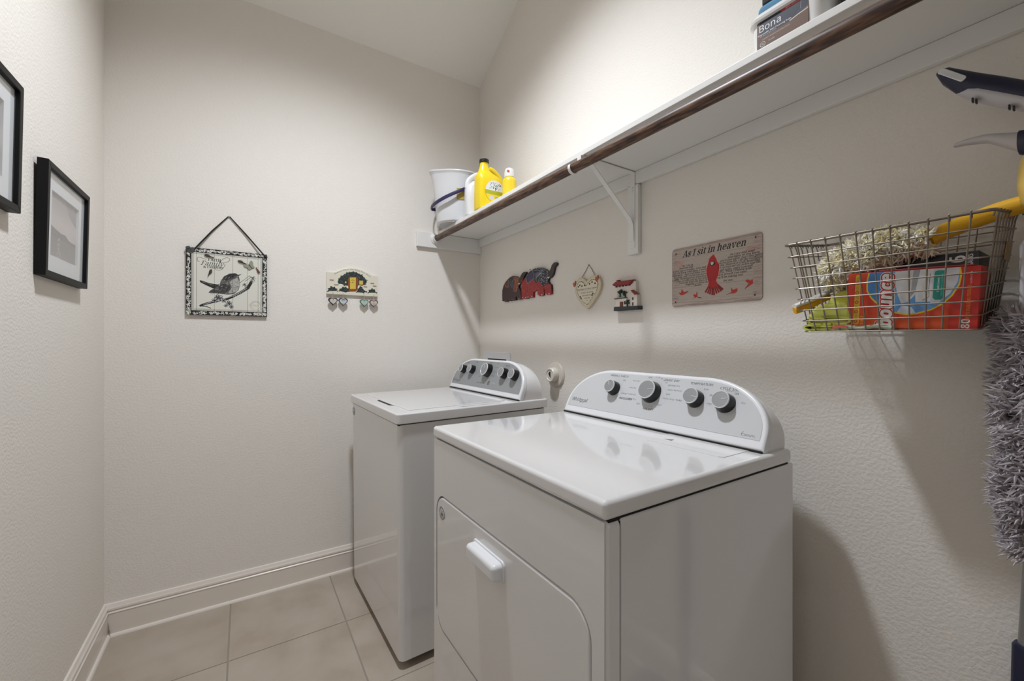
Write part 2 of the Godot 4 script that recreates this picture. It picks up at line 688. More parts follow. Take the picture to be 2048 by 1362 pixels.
func base(called: String, prof: Array, a: Vector3, c: Vector3, out: Vector3, label: String, m0: float, m1: float) -> void:
	var b := Builder.new()
	var d := (c - a).normalized()
	var r0 := PackedVector3Array()
	var r1 := PackedVector3Array()
	for i in range(0, prof.size(), 2):
		r0.append(a + out * prof[i] + Vector3.UP * prof[i + 1] + d * prof[i] * m0)
		r1.append(c + out * prof[i] + Vector3.UP * prof[i + 1] - d * prof[i] * m1)
	b.loft([r0, r1])
	structure(called, b, mats.trim, label, "baseboard", 25.0)

# ---------------------------------------------------------------- laundry machines
# local axes: x runs from the front to the back, z along the front towards the viewer, y up; the origin is on the floor under the middle of the front
func arch(hw: float, c: float, h0: float, h1: float, low := 0.0) -> PackedVector2Array:  # (z, height), from the near foot over the top to the far foot
	var o := PackedVector2Array([Vector2(hw, low), Vector2(hw, lerpf(low, h0, 0.5))])
	for i in 19:
		var a := PI / 2 * i / 18
		o.append(Vector2(hw - c + c * cos(a), h0 + (h1 - h0) * sin(a)))
	for i in 19:
		var a := PI / 2 * (1.0 - i / 18.0)
		o.append(Vector2(-hw + c - c * cos(a), h0 + (h1 - h0) * sin(a)))
	o.append(Vector2(-hw, lerpf(low, h0, 0.5)))
	o.append(Vector2(-hw, low))
	return o

func console(t: Node3D, y0: float, xf: float, lean: float, xb: float, zc: float, hw: float, c: float, h0: float, hh: float, art: StandardMaterial3D) -> void:
	var n := Vector3(-cos(atan(lean)), sin(atan(lean)), 0)
	var place := func(p: Vector2, off: float) -> Vector3: return Vector3(xf + p.y * lean, y0 + p.y, zc + p.x) + n * off
	# bezel: the front shell with a rounded rim
	var b := Builder.new()
	var rings := []
	var full := arch(hw, c, h0, hh, 0.004)
	var back := PackedVector3Array()
	for p in full:
		back.append(place.call(p, -0.02))
	rings.append(back)
	for i in 5:
		var a := PI / 2 * i / 4
		var s := 0.008 * (1.0 - cos(a))
		var q := arch(hw - s, c - s, h0, hh - s, 0.004 + s)
		var r := PackedVector3Array()
		for p in q:
			r.append(place.call(p, -0.008 + 0.008 * sin(a)))
		rings.append(r)
	b.loft(rings)
	put("console_bezel", b, mats.plastic, t, 35.0)
	# housing behind it, dropping to the rear
	b = Builder.new()
	var r0 := PackedVector3Array()
	var r1 := PackedVector3Array()
	var r2 := PackedVector3Array()
	var in0 := arch(hw - 0.0015, c, h0, hh - 0.0015, 0.0)
	var in1 := arch(hw - 0.003, c - 0.02, h0 - 0.02, hh - 0.012, 0.0)
	for i in in0.size():
		r0.append(place.call(in0[i], -0.0205))
		var q := in1[i]
		r1.append(Vector3(xb, y0 + q.y * 0.93, zc + q.x))
		var m: Vector3 = r0[i].lerp(r1[i], 0.55)
		m.y += 0.006 * smoothstep(0.02, 0.1, in0[i].y)
		r2.append(m)
	b.loft([r0, r2, r1])
	put("console_housing", b, mats.enamel, t, 50.0)
	b = Builder.new()
	b.box(Vector3(xf + 0.0085, y0 + 0.0022, zc), Vector3(0.014, 0.005, 2 * hw - 0.008))  # dark strip laid in as the shade under the bezel
	put("console_gap_shade", b, mats.gap, t, 40.0, "dark strip standing in for shade under the console")
	# control panel: a thin printed plate
	b = Builder.new()
	var plate := arch(hw - 0.014, c - 0.012, h0 + 0.004, hh - 0.011, 0.027)
	var basis := Basis(Vector3(0, 0, 1), Vector3(sin(atan(lean)), cos(atan(lean)), 0), n)
	b.x = Transform3D(basis, Vector3(xf, y0, zc))
	var k := 1.0 / cos(atan(lean))
	var slope := PackedVector2Array()
	for p in plate:
		slope.append(Vector2(p.x, p.y * k))
	b.prism(slope, -0.001, 0.0009)
	put("control_panel", b, art, t)

func knob(t: Node3D, at: Vector3, lean: float, r: float, h: float, turn: float, called := "knob") -> void:
	var o := MeshInstance3D.new()
	o.name = called
	var b := Builder.new()
	b.lathe([Vector2(0, 0), Vector2(r * 1.12, 0), Vector2(r * 1.1, h * 0.2), Vector2(r * 1.0, h * 0.75), Vector2(r * 0.96, h * 0.93), Vector2(0, h * 0.93)], 40)
	o.mesh = b.done(30.0)
	o.material_override = mats.black
	var a := atan(lean)
	var n := Vector3(-cos(a), sin(a), 0)
	o.transform = Transform3D(Basis(Vector3(0, 0, 1), n, Vector3(0, 0, 1).cross(n)), at)
	t.add_child(o, true)
	b = Builder.new()
	b.lathe([Vector2(r * 0.8, h * 0.9), Vector2(r * 0.98, h * 0.9), Vector2(r * 0.99, h * 0.96), Vector2(r * 0.95, h * 1.03), Vector2(r * 0.9, h * 1.03), Vector2(r * 0.87, h * 0.98), Vector2(r * 0.8, h * 0.9)], 40)
	put("knob_ring", b, mats.chrome, o, 30.0, "bright chrome ring")
	b = Builder.new()
	b.lathe([Vector2(0, h * 0.9), Vector2(r * 0.88, h * 0.9), Vector2(r * 0.88, h * 0.985), Vector2(0, h * 1.0)], 40)
	put("knob_face", b, mats.silver, o, 30.0, "flat silver face")
	b = Builder.new()
	b.x = Transform3D(Basis(Vector3.UP, deg_to_rad(turn)), Vector3.ZERO)
	b.box(Vector3(r * 0.5, h * 1.0, 0), Vector3(r * 0.7, 0.0016, 0.0016), 0.0006, 1)
	put("pointer", b, mats.chrome, o)

func badge(t: Node3D, at: Vector3, r: float) -> void:
	var p := Print.new(256, 256, g8(190))
	p.oval(128, 128, 126, 126, g8(40))
	p.oval(128, 128, 118, 118, g8(176))
	p.oval(128, 128, 78, 78, g8(225))
	for i in 20:
		if i % 5 != 4:
			var a := TAU * i / 20
			p.line([128 + cos(a) * 86, 128 + sin(a) * 86, 128 + cos(a) * 110, 128 + sin(a) * 110], 13, g8(30))
	for i in 4:
		p.line([86 + i * 26, 66 + absf(i - 1.5) * 9, 80 + i * 27, 138], 11, Color8(120, 30, 32) if i % 2 else Color8(90, 35, 35))
	p.poly([70, 132, 186, 132, 176, 172, 128, 204, 80, 172], Color8(26, 26, 34))
	for i in 3:
		p.oval(98 + i * 30, 156, 7, 7, g8(220))
	p.oval(128, 182, 7, 7, g8(220))
	var b := Builder.new()
	b.x = Transform3D(Basis(Vector3(0, 0, 1), Vector3(0, 1, 0), Vector3(-1, 0, 0)), at)
	b.prism(Builder.circle(r, r, 40), 0, 0.0012)
	put("badge", b, printed(p, 0.35), t, 40.0, "round black and silver sticker with a small striped shield")

func logo(p: Print, x: float, y: float, em: float, c: Color) -> void:
	p.text("Whirlpool", x, y, em, c, "sans", 0.05, 0.86)
	var q := []
	for i in 13:
		var a := -0.4 + i * 0.42
		q.append_array([x + em * 0.62 + cos(a) * em * (0.9 - i * 0.03), y + em * 0.08 + sin(a) * em * (0.42 - i * 0.012)])
	p.line(q, em * 0.07, c, em * 0.02)

func dryer() -> void:
	var t := thing("clothes_dryer", "white front-loading clothes dryer, the nearer of the two machines, with four knobs", "clothes dryer", Vector3(0.988, 0, 1.4755))
	var hz := 0.3735
	var e: Material = mats.enamel
	# front panel wraps round the corners, with an opening for the door
	var b := Builder.new()
	b.x = Transform3D(Basis(Vector3(0, 0, 1), Vector3(0, 1, 0), Vector3(-1, 0, 0)), Vector3(0.033, 0, 0))
	var dr := rounded(0.683, 0.403, 0.055, Vector2(-0.006, 0.5395), 8)
	# frame of four pieces round the door hole, joined: outline with a slit
	var outer := pts([-hz + 0.004, 0.03, hz - 0.004, 0.03, hz - 0.004, 0.9085, -hz + 0.004, 0.9085])
	var hole := b.inset(dr, -0.002)
	var ring_poly := PackedVector2Array([outer[0], outer[1], outer[2], outer[3], outer[0]])
	var h2 := hole.duplicate()
	h2.reverse()
	var start := 0
	for i in h2.size():
		if h2[i].distance_to(outer[0]) < h2[start].distance_to(outer[0]):
			start = i
	for i in h2.size() + 1:
		ring_poly.append(h2[(start + i) % h2.size()])
	# flat front
	b.begin()
	var tr := Geometry2D.triangulate_polygon(ring_poly)
	for i in range(0, tr.size(), 3):
		var q := [ring_poly[tr[i]], ring_poly[tr[i + 1]], ring_poly[tr[i + 2]]]
		if (q[1] - q[0]).cross(q[2] - q[0]) < 0:
			q = [q[0], q[2], q[1]]
		var s := []
		for p in q:
			s.append(Vector3(p.x, p.y, 0.033 - corner_drop(p, hz, 0.905)))
		b.tri(s[0], s[1], s[2])
	# inner wall of the hole
	for i in hole.size():
		var p := hole[i]
		var q := hole[(i + 1) % hole.size()]
		b.quad(Vector3(p.x, p.y, 0.033), Vector3(q.x, q.y, 0.033), Vector3(q.x, q.y, 0.012), Vector3(p.x, p.y, 0.012))
	# rounded outer rim and the returns along the sides
	var rim := PackedVector2Array()
	var rings := []
	for i in 7:
		var a := PI / 2 * i / 6
		var rr := 0.012
		var o := rounded(2 * (hz - 0.004) + 2 * rr * sin(a) - 2 * rr + 0.008 - 0.0, 0.8785 - 2 * rr + 2 * rr * sin(a), 0.006 + rr * sin(a) * 0.5, Vector2(0, 0.46925), 4)
		var r := PackedVector3Array()
		for p in o:
			r.append(Vector3(p.x, p.y, 0.033 - rr * (1.0 - cos(a))))
		rings.append([r, 0.0])
	var last := PackedVector3Array()
	for p in rings[-1][0]:
		last.append(Vector3(p.x, p.y, 0.001))
	rings.append([last, 1.0])
	for i in rings.size() - 1:
		var a: PackedVector3Array = rings[i][0]
		var c: PackedVector3Array = rings[i + 1][0]
		for k in a.size():
			var l := (k + 1) % a.size()
			b.quad(a[l], a[k], c[k], c[l])
	put("front_panel", b, e, t, 50.0)
	# cabinet behind the front panel
	b = Builder.new()
	b.box(Vector3(0.343, 0.46925, 0), Vector3(0.615, 0.8785, 2 * hz - 0.002), 0.004, 2)
	put("cabinet", b, e, t)
	b = Builder.new()
	b.box(Vector3(0.036, 0.4675, 0), Vector3(0.006, 0.874, 2 * hz - 0.006))
	put("seam", b, mats.gap, t, 40.0, "dark seam between front panel and cabinet")
	b = Builder.new()
	b.box(Vector3(0.32, 0.9085, 0), Vector3(0.62, 0.005, 2 * hz - 0.008))
	put("seam", b, mats.gap, t)
	b = Builder.new()
	b.box(Vector3(0.025, 0.5395, -0.006), Vector3(0.01, 0.409, 0.69))
	put("door_recess", b, mats.gap, t)
	# top
	b = Builder.new()
	b.box(Vector3(0.318, 0.928, 0), Vector3(0.642, 0.034, 2 * hz + 0.002), 0.0095, 4)
	put("top", b, e, t, 50.0)
	# lint screen lid set into the top near the console
	b = Builder.new()
	b.x = Transform3D(Basis(Vector3(0, 0, 1), Vector3(1, 0, 0), Vector3(0, 1, 0)), Vector3(0, 0.945, 0))
	b.prism(pts([0.103, 0.53, 0.103, 0.426, 0.117, 0.411, 0.318, 0.414, 0.3285, 0.424, 0.3285, 0.53]), -0.001, 0.0013, 0.0006)
	var lid := put("lint_lid", b, e, t)
	b = Builder.new()
	b.x = Transform3D(Basis(Vector3(0, 0, 1), Vector3(1, 0, 0), Vector3(0, 1, 0)), Vector3(0, 0.9463, 0))
	b.prism(pts([0.138, 0.459, 0.158, 0.474, 0.163, 0.455]), -0.0005, 0.0003)
	put("arrow", b, mat(Color8(120, 122, 124), 0.4), lid, 40.0, "grey triangle mark")
	# door with handle
	b = Builder.new()
	b.x = Transform3D(Basis(Vector3(0, 0, 1), Vector3(0, 1, 0), Vector3(-1, 0, 0)), Vector3(0.033, 0, 0))
	b.prism(dr, 0.012, 0.0335, 0.005)
	var door := put("door", b, e, t, 45.0)
	b = Builder.new()
	b.x = Transform3D(Basis(Vector3(0, 0, 1), Vector3(0, 1, 0), Vector3(-1, 0, 0)), Vector3(-0.0005, 0, 0))
	b.prism(rounded(0.153, 0.05, 0.012, Vector2(-0.0205, 0.678)), 0, 0.004, 0.0025)
	var hand := put("handle", b, mats.plastic, door, 45.0, "white plastic pull handle")
	b = Builder.new()
	b.x = Transform3D(Basis(Vector3(0, 0, 1), Vector3(0, 1, 0), Vector3(-1, 0, 0)), Vector3(-0.004, 0, 0))
	b.prism(rounded(0.143, 0.042, 0.011, Vector2(-0.0205, 0.677)), 0, 0.026, 0.011, 0.0, 5)
	b.v = b.v
	for i in b.v.size():  # the grip hollows in below
		if b.v[i].y < 0.665 and b.v[i].x < -0.006:
			b.v[i].x = lerpf(b.v[i].x, -0.006, 0.25)
	hand.mesh = joined(hand.mesh, b.done(45.0))
	badge(t, Vector3(-0.0006, 0.694, -0.304), 0.02)
	for s in [-1, 1]:
		for xx in [0.06, 0.58]:
			b = Builder.new()
			b.lathe([Vector2(0, 0), Vector2(0.018, 0), Vector2(0.018, 0.01), Vector2(0.01, 0.014), Vector2(0.01, 0.034), Vector2(0, 0.034)], 16)
			b.v = Transform3D(Basis.IDENTITY, Vector3(xx, 0, s * (hz - 0.05))) * b.v
			put("foot", b, mats.black, t)
	# console
	var p := Print.new(1410, 330, Color8(200, 201, 202))
	var ink := g8(40)
	var faint := g8(95)
	logo(p, 112, 270, 44, g8(38))
	var px := func(z: float) -> float: return (z - 1.471 + 0.353) / 0.706 * 1410.0
	var py := func(h: float) -> float: return (0.153 - h) / 0.126 * 330.0
	p.text("WRINKLE SHIELD", px.call(1.325), py.call(0.1445), 21, ink)
	p.text("ON", px.call(1.352), py.call(0.132), 16, faint)
	p.text("TIMED DRY", px.call(1.536), py.call(0.145), 22, ink)
	for i in 6:
		p.text(["20", "30", "40", "50", "60", "70"][i], px.call(1.478 + i * 0.0105), py.call(0.152 - i * 0.0005 - i * i * 0.0008), 15, faint)
	p.text("OFF", px.call(1.455), py.call(0.148), 16, ink)
	p.text("Energy Dry", px.call(1.55), py.call(0.131), 16, faint)
	p.text("Quick Refresh", px.call(1.556), py.call(0.118), 16, faint)
	p.text("Normal", px.call(1.403), py.call(0.134), 16, faint)
	p.text("Less Dry", px.call(1.398), py.call(0.112), 16, faint)
	p.text("Energy Preferred", px.call(1.388), py.call(0.0915), 16, faint)
	p.text("Very Dry", px.call(1.411), py.call(0.078), 16, faint)
	p.text("ACCUDRY", px.call(1.383), py.call(0.076), 24, ink, "sans-bold")
	p.text("OFF", px.call(1.538), py.call(0.1045), 17, ink)
	p.text("Heavy Duty / Bulky", px.call(1.556), py.call(0.0925), 16, faint)
	p.text("OFF", px.call(1.441), py.call(0.0665), 17, ink)
	p.text("OFF", px.call(1.52), py.call(0.072), 17, ink)
	p.text("10  20  30", px.call(1.481), py.call(0.0645), 15, faint)
	p.text("AIR DRY", px.call(1.483), py.call(0.056), 22, ink)
	p.text("TEMPERATURE", px.call(1.636), py.call(0.1425), 22, ink)
	p.text("Low", px.call(1.654), py.call(0.13), 16, faint)
	p.text("Med", px.call(1.676), py.call(0.116), 16, faint)
	p.text("High", px.call(1.675), py.call(0.094), 16, faint)
	p.text("CYCLE SIGNAL", px.call(1.728), py.call(0.137), 22, ink)
	p.text("End of Cycle", px.call(1.728), py.call(0.1315), 12, faint)
	p.text("Off", px.call(1.741), py.call(0.126), 16, ink)
	p.text("On", px.call(1.764), py.call(0.106), 16, faint)
	p.text("Comm.", px.call(1.796), py.call(0.0345), 22, faint, "sans", 0.2)
	p.text("(", px.call(1.78), py.call(0.038), 26, faint, "sans", 0.3)
	p.ring(px.call(1.49), py.call(0.095), 92, 2.5, Color8(184, 186, 188))
	console(t, 0.945, 0.524, 0.5, 0.636, -0.0045, 0.367, 0.19, 0.04, 0.166, printed(p, 0.3))
	var n := Vector3(-cos(atan(0.5)), sin(atan(0.5)), 0)
	var ks := [[1.3208, 0.103, 0.0225, 118.0], [1.4763, 0.1058, 0.0315, 5.0], [1.6301, 0.1023, 0.0235, -8.0], [1.7181, 0.1014, 0.0245, 16.0]]
	for k in ks:
		knob(t, Vector3(0.524 + k[1] * 0.5, 0.945 + k[1], k[0] - 1.4755) + n * 0.0008, 0.5, k[2], 0.029, k[3])

func corner_drop(_p: Vector2, _hz: float, _top: float) -> float:
	return 0.0

func joined(a: Mesh, c: Mesh) -> ArrayMesh:
	var st := SurfaceTool.new()
	st.append_from(a, 0, Transform3D.IDENTITY)
	st.append_from(c, 0, Transform3D.IDENTITY)
	return st.commit()

func washer() -> void:
	var t := thing("washing_machine", "white top-loading washing machine in the corner, with grey control panel and five knobs", "washing machine", Vector3(0.951, 0, 0.4865), 0.0)
	t.rotation_degrees = Vector3(0, 1.2, 0.42)
	var hz := 0.352
	var e: Material = mats.enamel
	var b := Builder.new()
	b.x = Transform3D(Basis(Vector3(0, 0, 1), Vector3(1, 0, 0), Vector3(0, 1, 0)), Vector3.ZERO)
	b.prism(rounded(2 * hz, 0.69, 0.022, Vector2(0, 0.351), 6), 0.03, 0.904, 0.003, 0.004, 2)
	put("cabinet", b, e, t, 40.0)
	b = Builder.new()
	b.box(Vector3(0.345, 0.906, 0), Vector3(0.675, 0.008, 2 * hz - 0.01))
	put("seam", b, mats.gap, t, 40.0, "dark seam under the top")
	for s in [-1, 1]:
		for xx in [0.07, 0.62]:
			b = Builder.new()
			b.lathe([Vector2(0, -0.002), Vector2(0.02, -0.002), Vector2(0.02, 0.01), Vector2(0.011, 0.014), Vector2(0.011, 0.033), Vector2(0, 0.033)], 16)
			b.v = Transform3D(Basis.IDENTITY, Vector3(xx, 0.0 - xx * 0.0073, s * (hz - 0.06))) * b.v
			put("foot", b, mats.black, t)
	b = Builder.new()
	b.x = Transform3D(Basis(Vector3(0, 0, 1), Vector3(1, 0, 0), Vector3(0, 1, 0)), Vector3.ZERO)
	b.prism(rounded(2 * hz + 0.012, 0.704, 0.016, Vector2(0, 0.351), 6), 0.908, 0.9465, 0.006, 0.003, 3)
	put("top", b, e, t, 40.0)
	# the lid lies a little proud of the top, with a finger notch at its front edge
	b = Builder.new()
	b.x = Transform3D(Basis(Vector3(0, 0, 1), Vector3(1, 0, 0), Vector3(0, 1, 0)), Vector3.ZERO)
	b.prism(pts([-0.255, 0.063, -0.075, 0.063, -0.055, 0.055, 0.14, 0.055, 0.16, 0.063, 0.295, 0.063, 0.303, 0.071, 0.303, 0.5, -0.303, 0.5, -0.303, 0.071, -0.295, 0.063]), 0.944, 0.9505, 0.0025)
	var lid := put("lid", b, e, t, 40.0)
	b = Builder.new()
	b.x = Transform3D(Basis(Vector3(0, 0, 1), Vector3(1, 0, 0), Vector3(0, 1, 0)), Vector3.ZERO)
	b.prism(pts([-0.06, 0.0565, -0.045, 0.044, 0.125, 0.044, 0.148, 0.0565]), 0.9462, 0.9469)
	put("finger_notch", b, mats.gap, lid, 40.0, "dark finger notch")
	badge(t, Vector3(0.0055, 0.866, -0.316), 0.019)
	# console
	var p := Print.new(1352, 340, Color8(146, 148, 149))
	var ink := g8(50)
	var faint := g8(84)
	logo(p, 100, 292, 46, g8(60))
	var px := func(z: float) -> float: return (z + 0.338) / 0.676 * 1352.0
	var py := func(h: float) -> float: return (0.157 - h) / 0.13 * 340.0
	for w in [["LOAD SIZE", -0.225, 0.142], ["TEMP", -0.12, 0.149], ["CYCLE", 0.024, 0.152], ["OPTIONS", 0.18, 0.143], ["RINSE", 0.27, 0.136]]:
		p.text(w[0], px.call(w[1]), py.call(w[2]), 20, ink)
	for w in [["Heavy", 0.09, 0.15], ["Normal", 0.088, 0.131], ["Quick Wash", 0.1, 0.11], ["Delicates", 0.08, 0.09], ["Bulky", 0.05, 0.075], ["Soak", -0.04, 0.1], ["Rinse", -0.05, 0.08], ["Hot", -0.155, 0.078], ["Small", -0.255, 0.08], ["On", 0.155, 0.075], ["Off", 0.21, 0.075], ["On", 0.285, 0.07]]:
		p.text(w[0], px.call(w[1]), py.call(w[2]), 16, faint)
	for i in 7:
		p.oval(px.call(-0.058 + i * 0.0125), py.call(0.05), 5.5 if i else 3.0, 7.0 if i else 4.0, g8(10))
	p.oval(px.call(0.058), py.call(0.055), 19, 27, g8(70))
	p.oval(px.call(0.058), py.call(0.055), 9, 15, g8(120))
	p.text("Start / Pause", px.call(0.098), py.call(0.057), 14, g8(215))
	p.text("v", px.call(-0.01), py.call(0.066), 22, g8(120))
	console(t, 0.9465, 0.542, 0.4, 0.672, 0.0, 0.352, 0.19, 0.045, 0.17, printed(p, 0.35))
	var n := Vector3(-cos(atan(0.4)), sin(atan(0.4)), 0)
	for k in [[-0.232, 0.106, 0.021, 130.0], [-0.136, 0.109, 0.021, 115.0], [0.022, 0.113, 0.032, 105.0], [0.18, 0.107, 0.0235, 75.0], [0.27, 0.105, 0.0235, 70.0]]:
		knob(t, Vector3(0.542 + k[1] * 0.4, 0.9465 + k[1], k[0]) + n * 0.0008, 0.4, k[2], 0.03, k[3])

# ---------------------------------------------------------------- shelf, rod, bracket
func shelf() -> void:
	var t := thing("wall_shelf", "long white painted shelf on cleats running along the wall above the washer and dryer", "shelf", Vector3(W, 1.8655, 0))
	var b := Builder.new()
	b.box(Vector3(-0.1405, 0, 1.401), Vector3(0.279, 0.019, 2.798), 0.002, 2)
	put("board", b, mats.shelf, t)
	b = Builder.new()
	b.box(Vector3(-0.0095, -0.0335, 1.41), Vector3(0.017, 0.047, 2.78), 0.002, 2)
	put("back_cleat", b, mats.shelf, t)
	b = Builder.new()
	b.box(Vector3(-0.2115, -0.0545, 0.01), Vector3(0.421, 0.088, 0.017), 0.002, 2)
	put("end_cleat", b, mats.shelf, t)
	# upright plank that carries the bracket
	b = Builder.new()
	b.box(Vector3(-0.01, -0.19, 1.2565), Vector3(0.018, 0.262, 0.051), 0.002, 2)
	put("bracket_board", b, mats.shelf, t)
	# rod
	var r := thing("closet_rod", "dark brown wooden closet rod hung in front of the white shelf", "closet rod")
	b = Builder.new()
	var path := PackedVector3Array()
	for i in 29:
		path.append(Vector3(1.4415, 1.8225 - 0.0105 * i / 28.0 * 2.6, 0.02 + i * 0.098))
	b.tube(path, 0.0162, 24)
	var wood := mat(Color.WHITE, 0.42)
	var nt := noise(0.02, 5, 512, 5)
	nt.color_ramp = ramp([Color8(44, 26, 17), Color8(82, 54, 38), Color8(112, 82, 60)], [0.25, 0.5, 0.8])
	wood.albedo_texture = nt
	wood.uv1_scale = Vector3(1, 1.1, 1)
	put("pole", b, wood, r, 60.0)
	# rod socket on the end cleat
	var s := thing("rod_socket", "round white plastic socket holding the far end of the brown rod", "socket", Vector3(1.4415, 1.8225, 0.0187))
	b = Builder.new()
	b.x = Transform3D(Basis(Vector3(1, 0, 0), Vector3(0, 0, 1), Vector3(0, -1, 0)), Vector3.ZERO)
	b.lathe([Vector2(0.0168, 0.0), Vector2(0.034, 0.0), Vector2(0.034, 0.004), Vector2(0.024, 0.008), Vector2(0.0225, 0.02), Vector2(0.0185, 0.021), Vector2(0.0168, 0.02), Vector2(0.0168, 0.0)], 32)
	put("collar", b, mats.white, s, 35.0)
	# steel bracket
	var k := thing("shelf_bracket", "white steel bracket with diagonal brace and rod hook under the shelf", "bracket", Vector3(W - 0.019, 1.855, 1.2565))
	b = Builder.new()
	b.box(Vector3(-0.001, -0.145, 0), Vector3(0.003, 0.286, 0.024), 0.001, 1)
	put("upright", b, mats.shelf, k)
	b = Builder.new()
	b.box(Vector3(-0.135, -0.0025, 0), Vector3(0.27, 0.003, 0.024), 0.001, 1)
	b.box(Vector3(-0.2625, -0.013, 0), Vector3(0.016, 0.024, 0.02), 0.001, 1)
	put("arm", b, mats.shelf, k)
	b = Builder.new()
	b.sweep(v3([-0.004, -0.262, 0, -0.006, -0.2, 0, -0.02, -0.178, 0, -0.225, -0.008, 0]), pts([-0.009, -0.0015, 0.009, -0.0015, 0.009, 0.0015, -0.009, 0.0015]), Vector3(0, 1, 0.0001).cross(Vector3(0, 0, 1)))
	put("brace", b, mats.shelf, k)
	b = Builder.new()
	var hook := PackedVector3Array()
	hook.append(Vector3(-0.262, -0.012, -0.012))
	for i in 13:
		var a := deg_to_rad(20.0 - 230.0 * i / 12.0)
		hook.append(Vector3(1.4415 - (W - 0.019) + cos(a) * 0.0185, 1.8105 - 1.855 + sin(a) * 0.0185, -0.012))
	b.sweep(hook, pts([-0.006, -0.0012, 0.006, -0.0012, 0.006, 0.0012, -0.006, 0.0012]), Vector3(0, 0, 1).cross(Vector3(0, 1, 0)))
	put("hook", b, mats.shelf, k, 60.0)
	for yy in [-0.06, -0.072, -0.225, -0.245]:
		b = Builder.new()
		b.x = Transform3D(Basis(Vector3(0, 0, 1), Vector3(-1, 0, 0), Vector3(0, -1, 0)), Vector3(-0.0025, yy, 0.002))
		b.lathe([Vector2(0, 0), Vector2(0.004, 0), Vector2(0.003, 0.0018), Vector2(0, 0.0022)], 12)
		put("screw", b, mats.chrome, k)

# ---------------------------------------------------------------- wall plate and dryer cord outlet behind the machines
func wall_fittings() -> void:
	var t := thing("outlet_box", "white washer outlet box plate on the wall just above the washer console", "outlet box", Vector3(W, 1.06, 0.21))
	var b := Builder.new()
	b.x = Transform3D(Basis(Vector3(0, 0, 1), Vector3(0, 1, 0), Vector3(-1, 0, 0)), Vector3.ZERO)
	b.prism(rounded(0.306, 0.18, 0.004), 0.0, 0.006, 0.002)
	put("cover_plate", b, mats.plastic, t)
	b = Builder.new()
	b.x = Transform3D(Basis(Vector3(0, 0, 1), Vector3(0, 1, 0), Vector3(-1, 0, 0)), Vector3.ZERO)
	b.prism(rounded(0.215, 0.11, 0.004, Vector2(0.008, -0.0045)), 0.0055, 0.0064)
	put("opening", b, mats.gap, t)
	t = thing("dryer_power_outlet", "round white wall outlet with a short barrel between the two machines", "power outlet", Vector3(W, 1.053, 0.772))
	b = Builder.new()
	b.x = Transform3D(Basis(Vector3(0, 0, 1), Vector3(-1, 0, 0), Vector3(0, -1, 0)), Vector3.ZERO)
	b.lathe([Vector2(0, 0), Vector2(0.062, 0), Vector2(0.062, 0.004), Vector2(0.056, 0.010), Vector2(0.042, 0.013), Vector2(0, 0.013)], 40)
	put("wall_plate", b, mat(Color8(216, 209, 198), 0.35), t, 30.0)
	b = Builder.new()
	b.x = Transform3D(Basis(Vector3(0, 0, 1), Vector3(-1, 0, 0), Vector3(0, -1, 0)), Vector3.ZERO)
	b.lathe([Vector2(0, 0.012), Vector2(0.036, 0.012), Vector2(0.034, 0.038), Vector2(0.031, 0.042), Vector2(0.026, 0.042), Vector2(0.024, 0.039), Vector2(0, 0.039)], 40)
	put("barrel", b, mat(Color8(216, 209, 198), 0.35), t, 30.0)
	b = Builder.new()
	b.x = Transform3D(Basis(Vector3(0, 0, 1), Vector3(0, 1, 0), Vector3(-1, 0, 0)), Vector3(-0.0385, 0, 0))
	b.prism(pts([-0.012, 0.006, -0.003, 0.016, 0.004, 0.014, 0.004, -0.014, -0.003, -0.008]), 0, 0.0012)
	put("socket_slot", b, mats.gap, t)

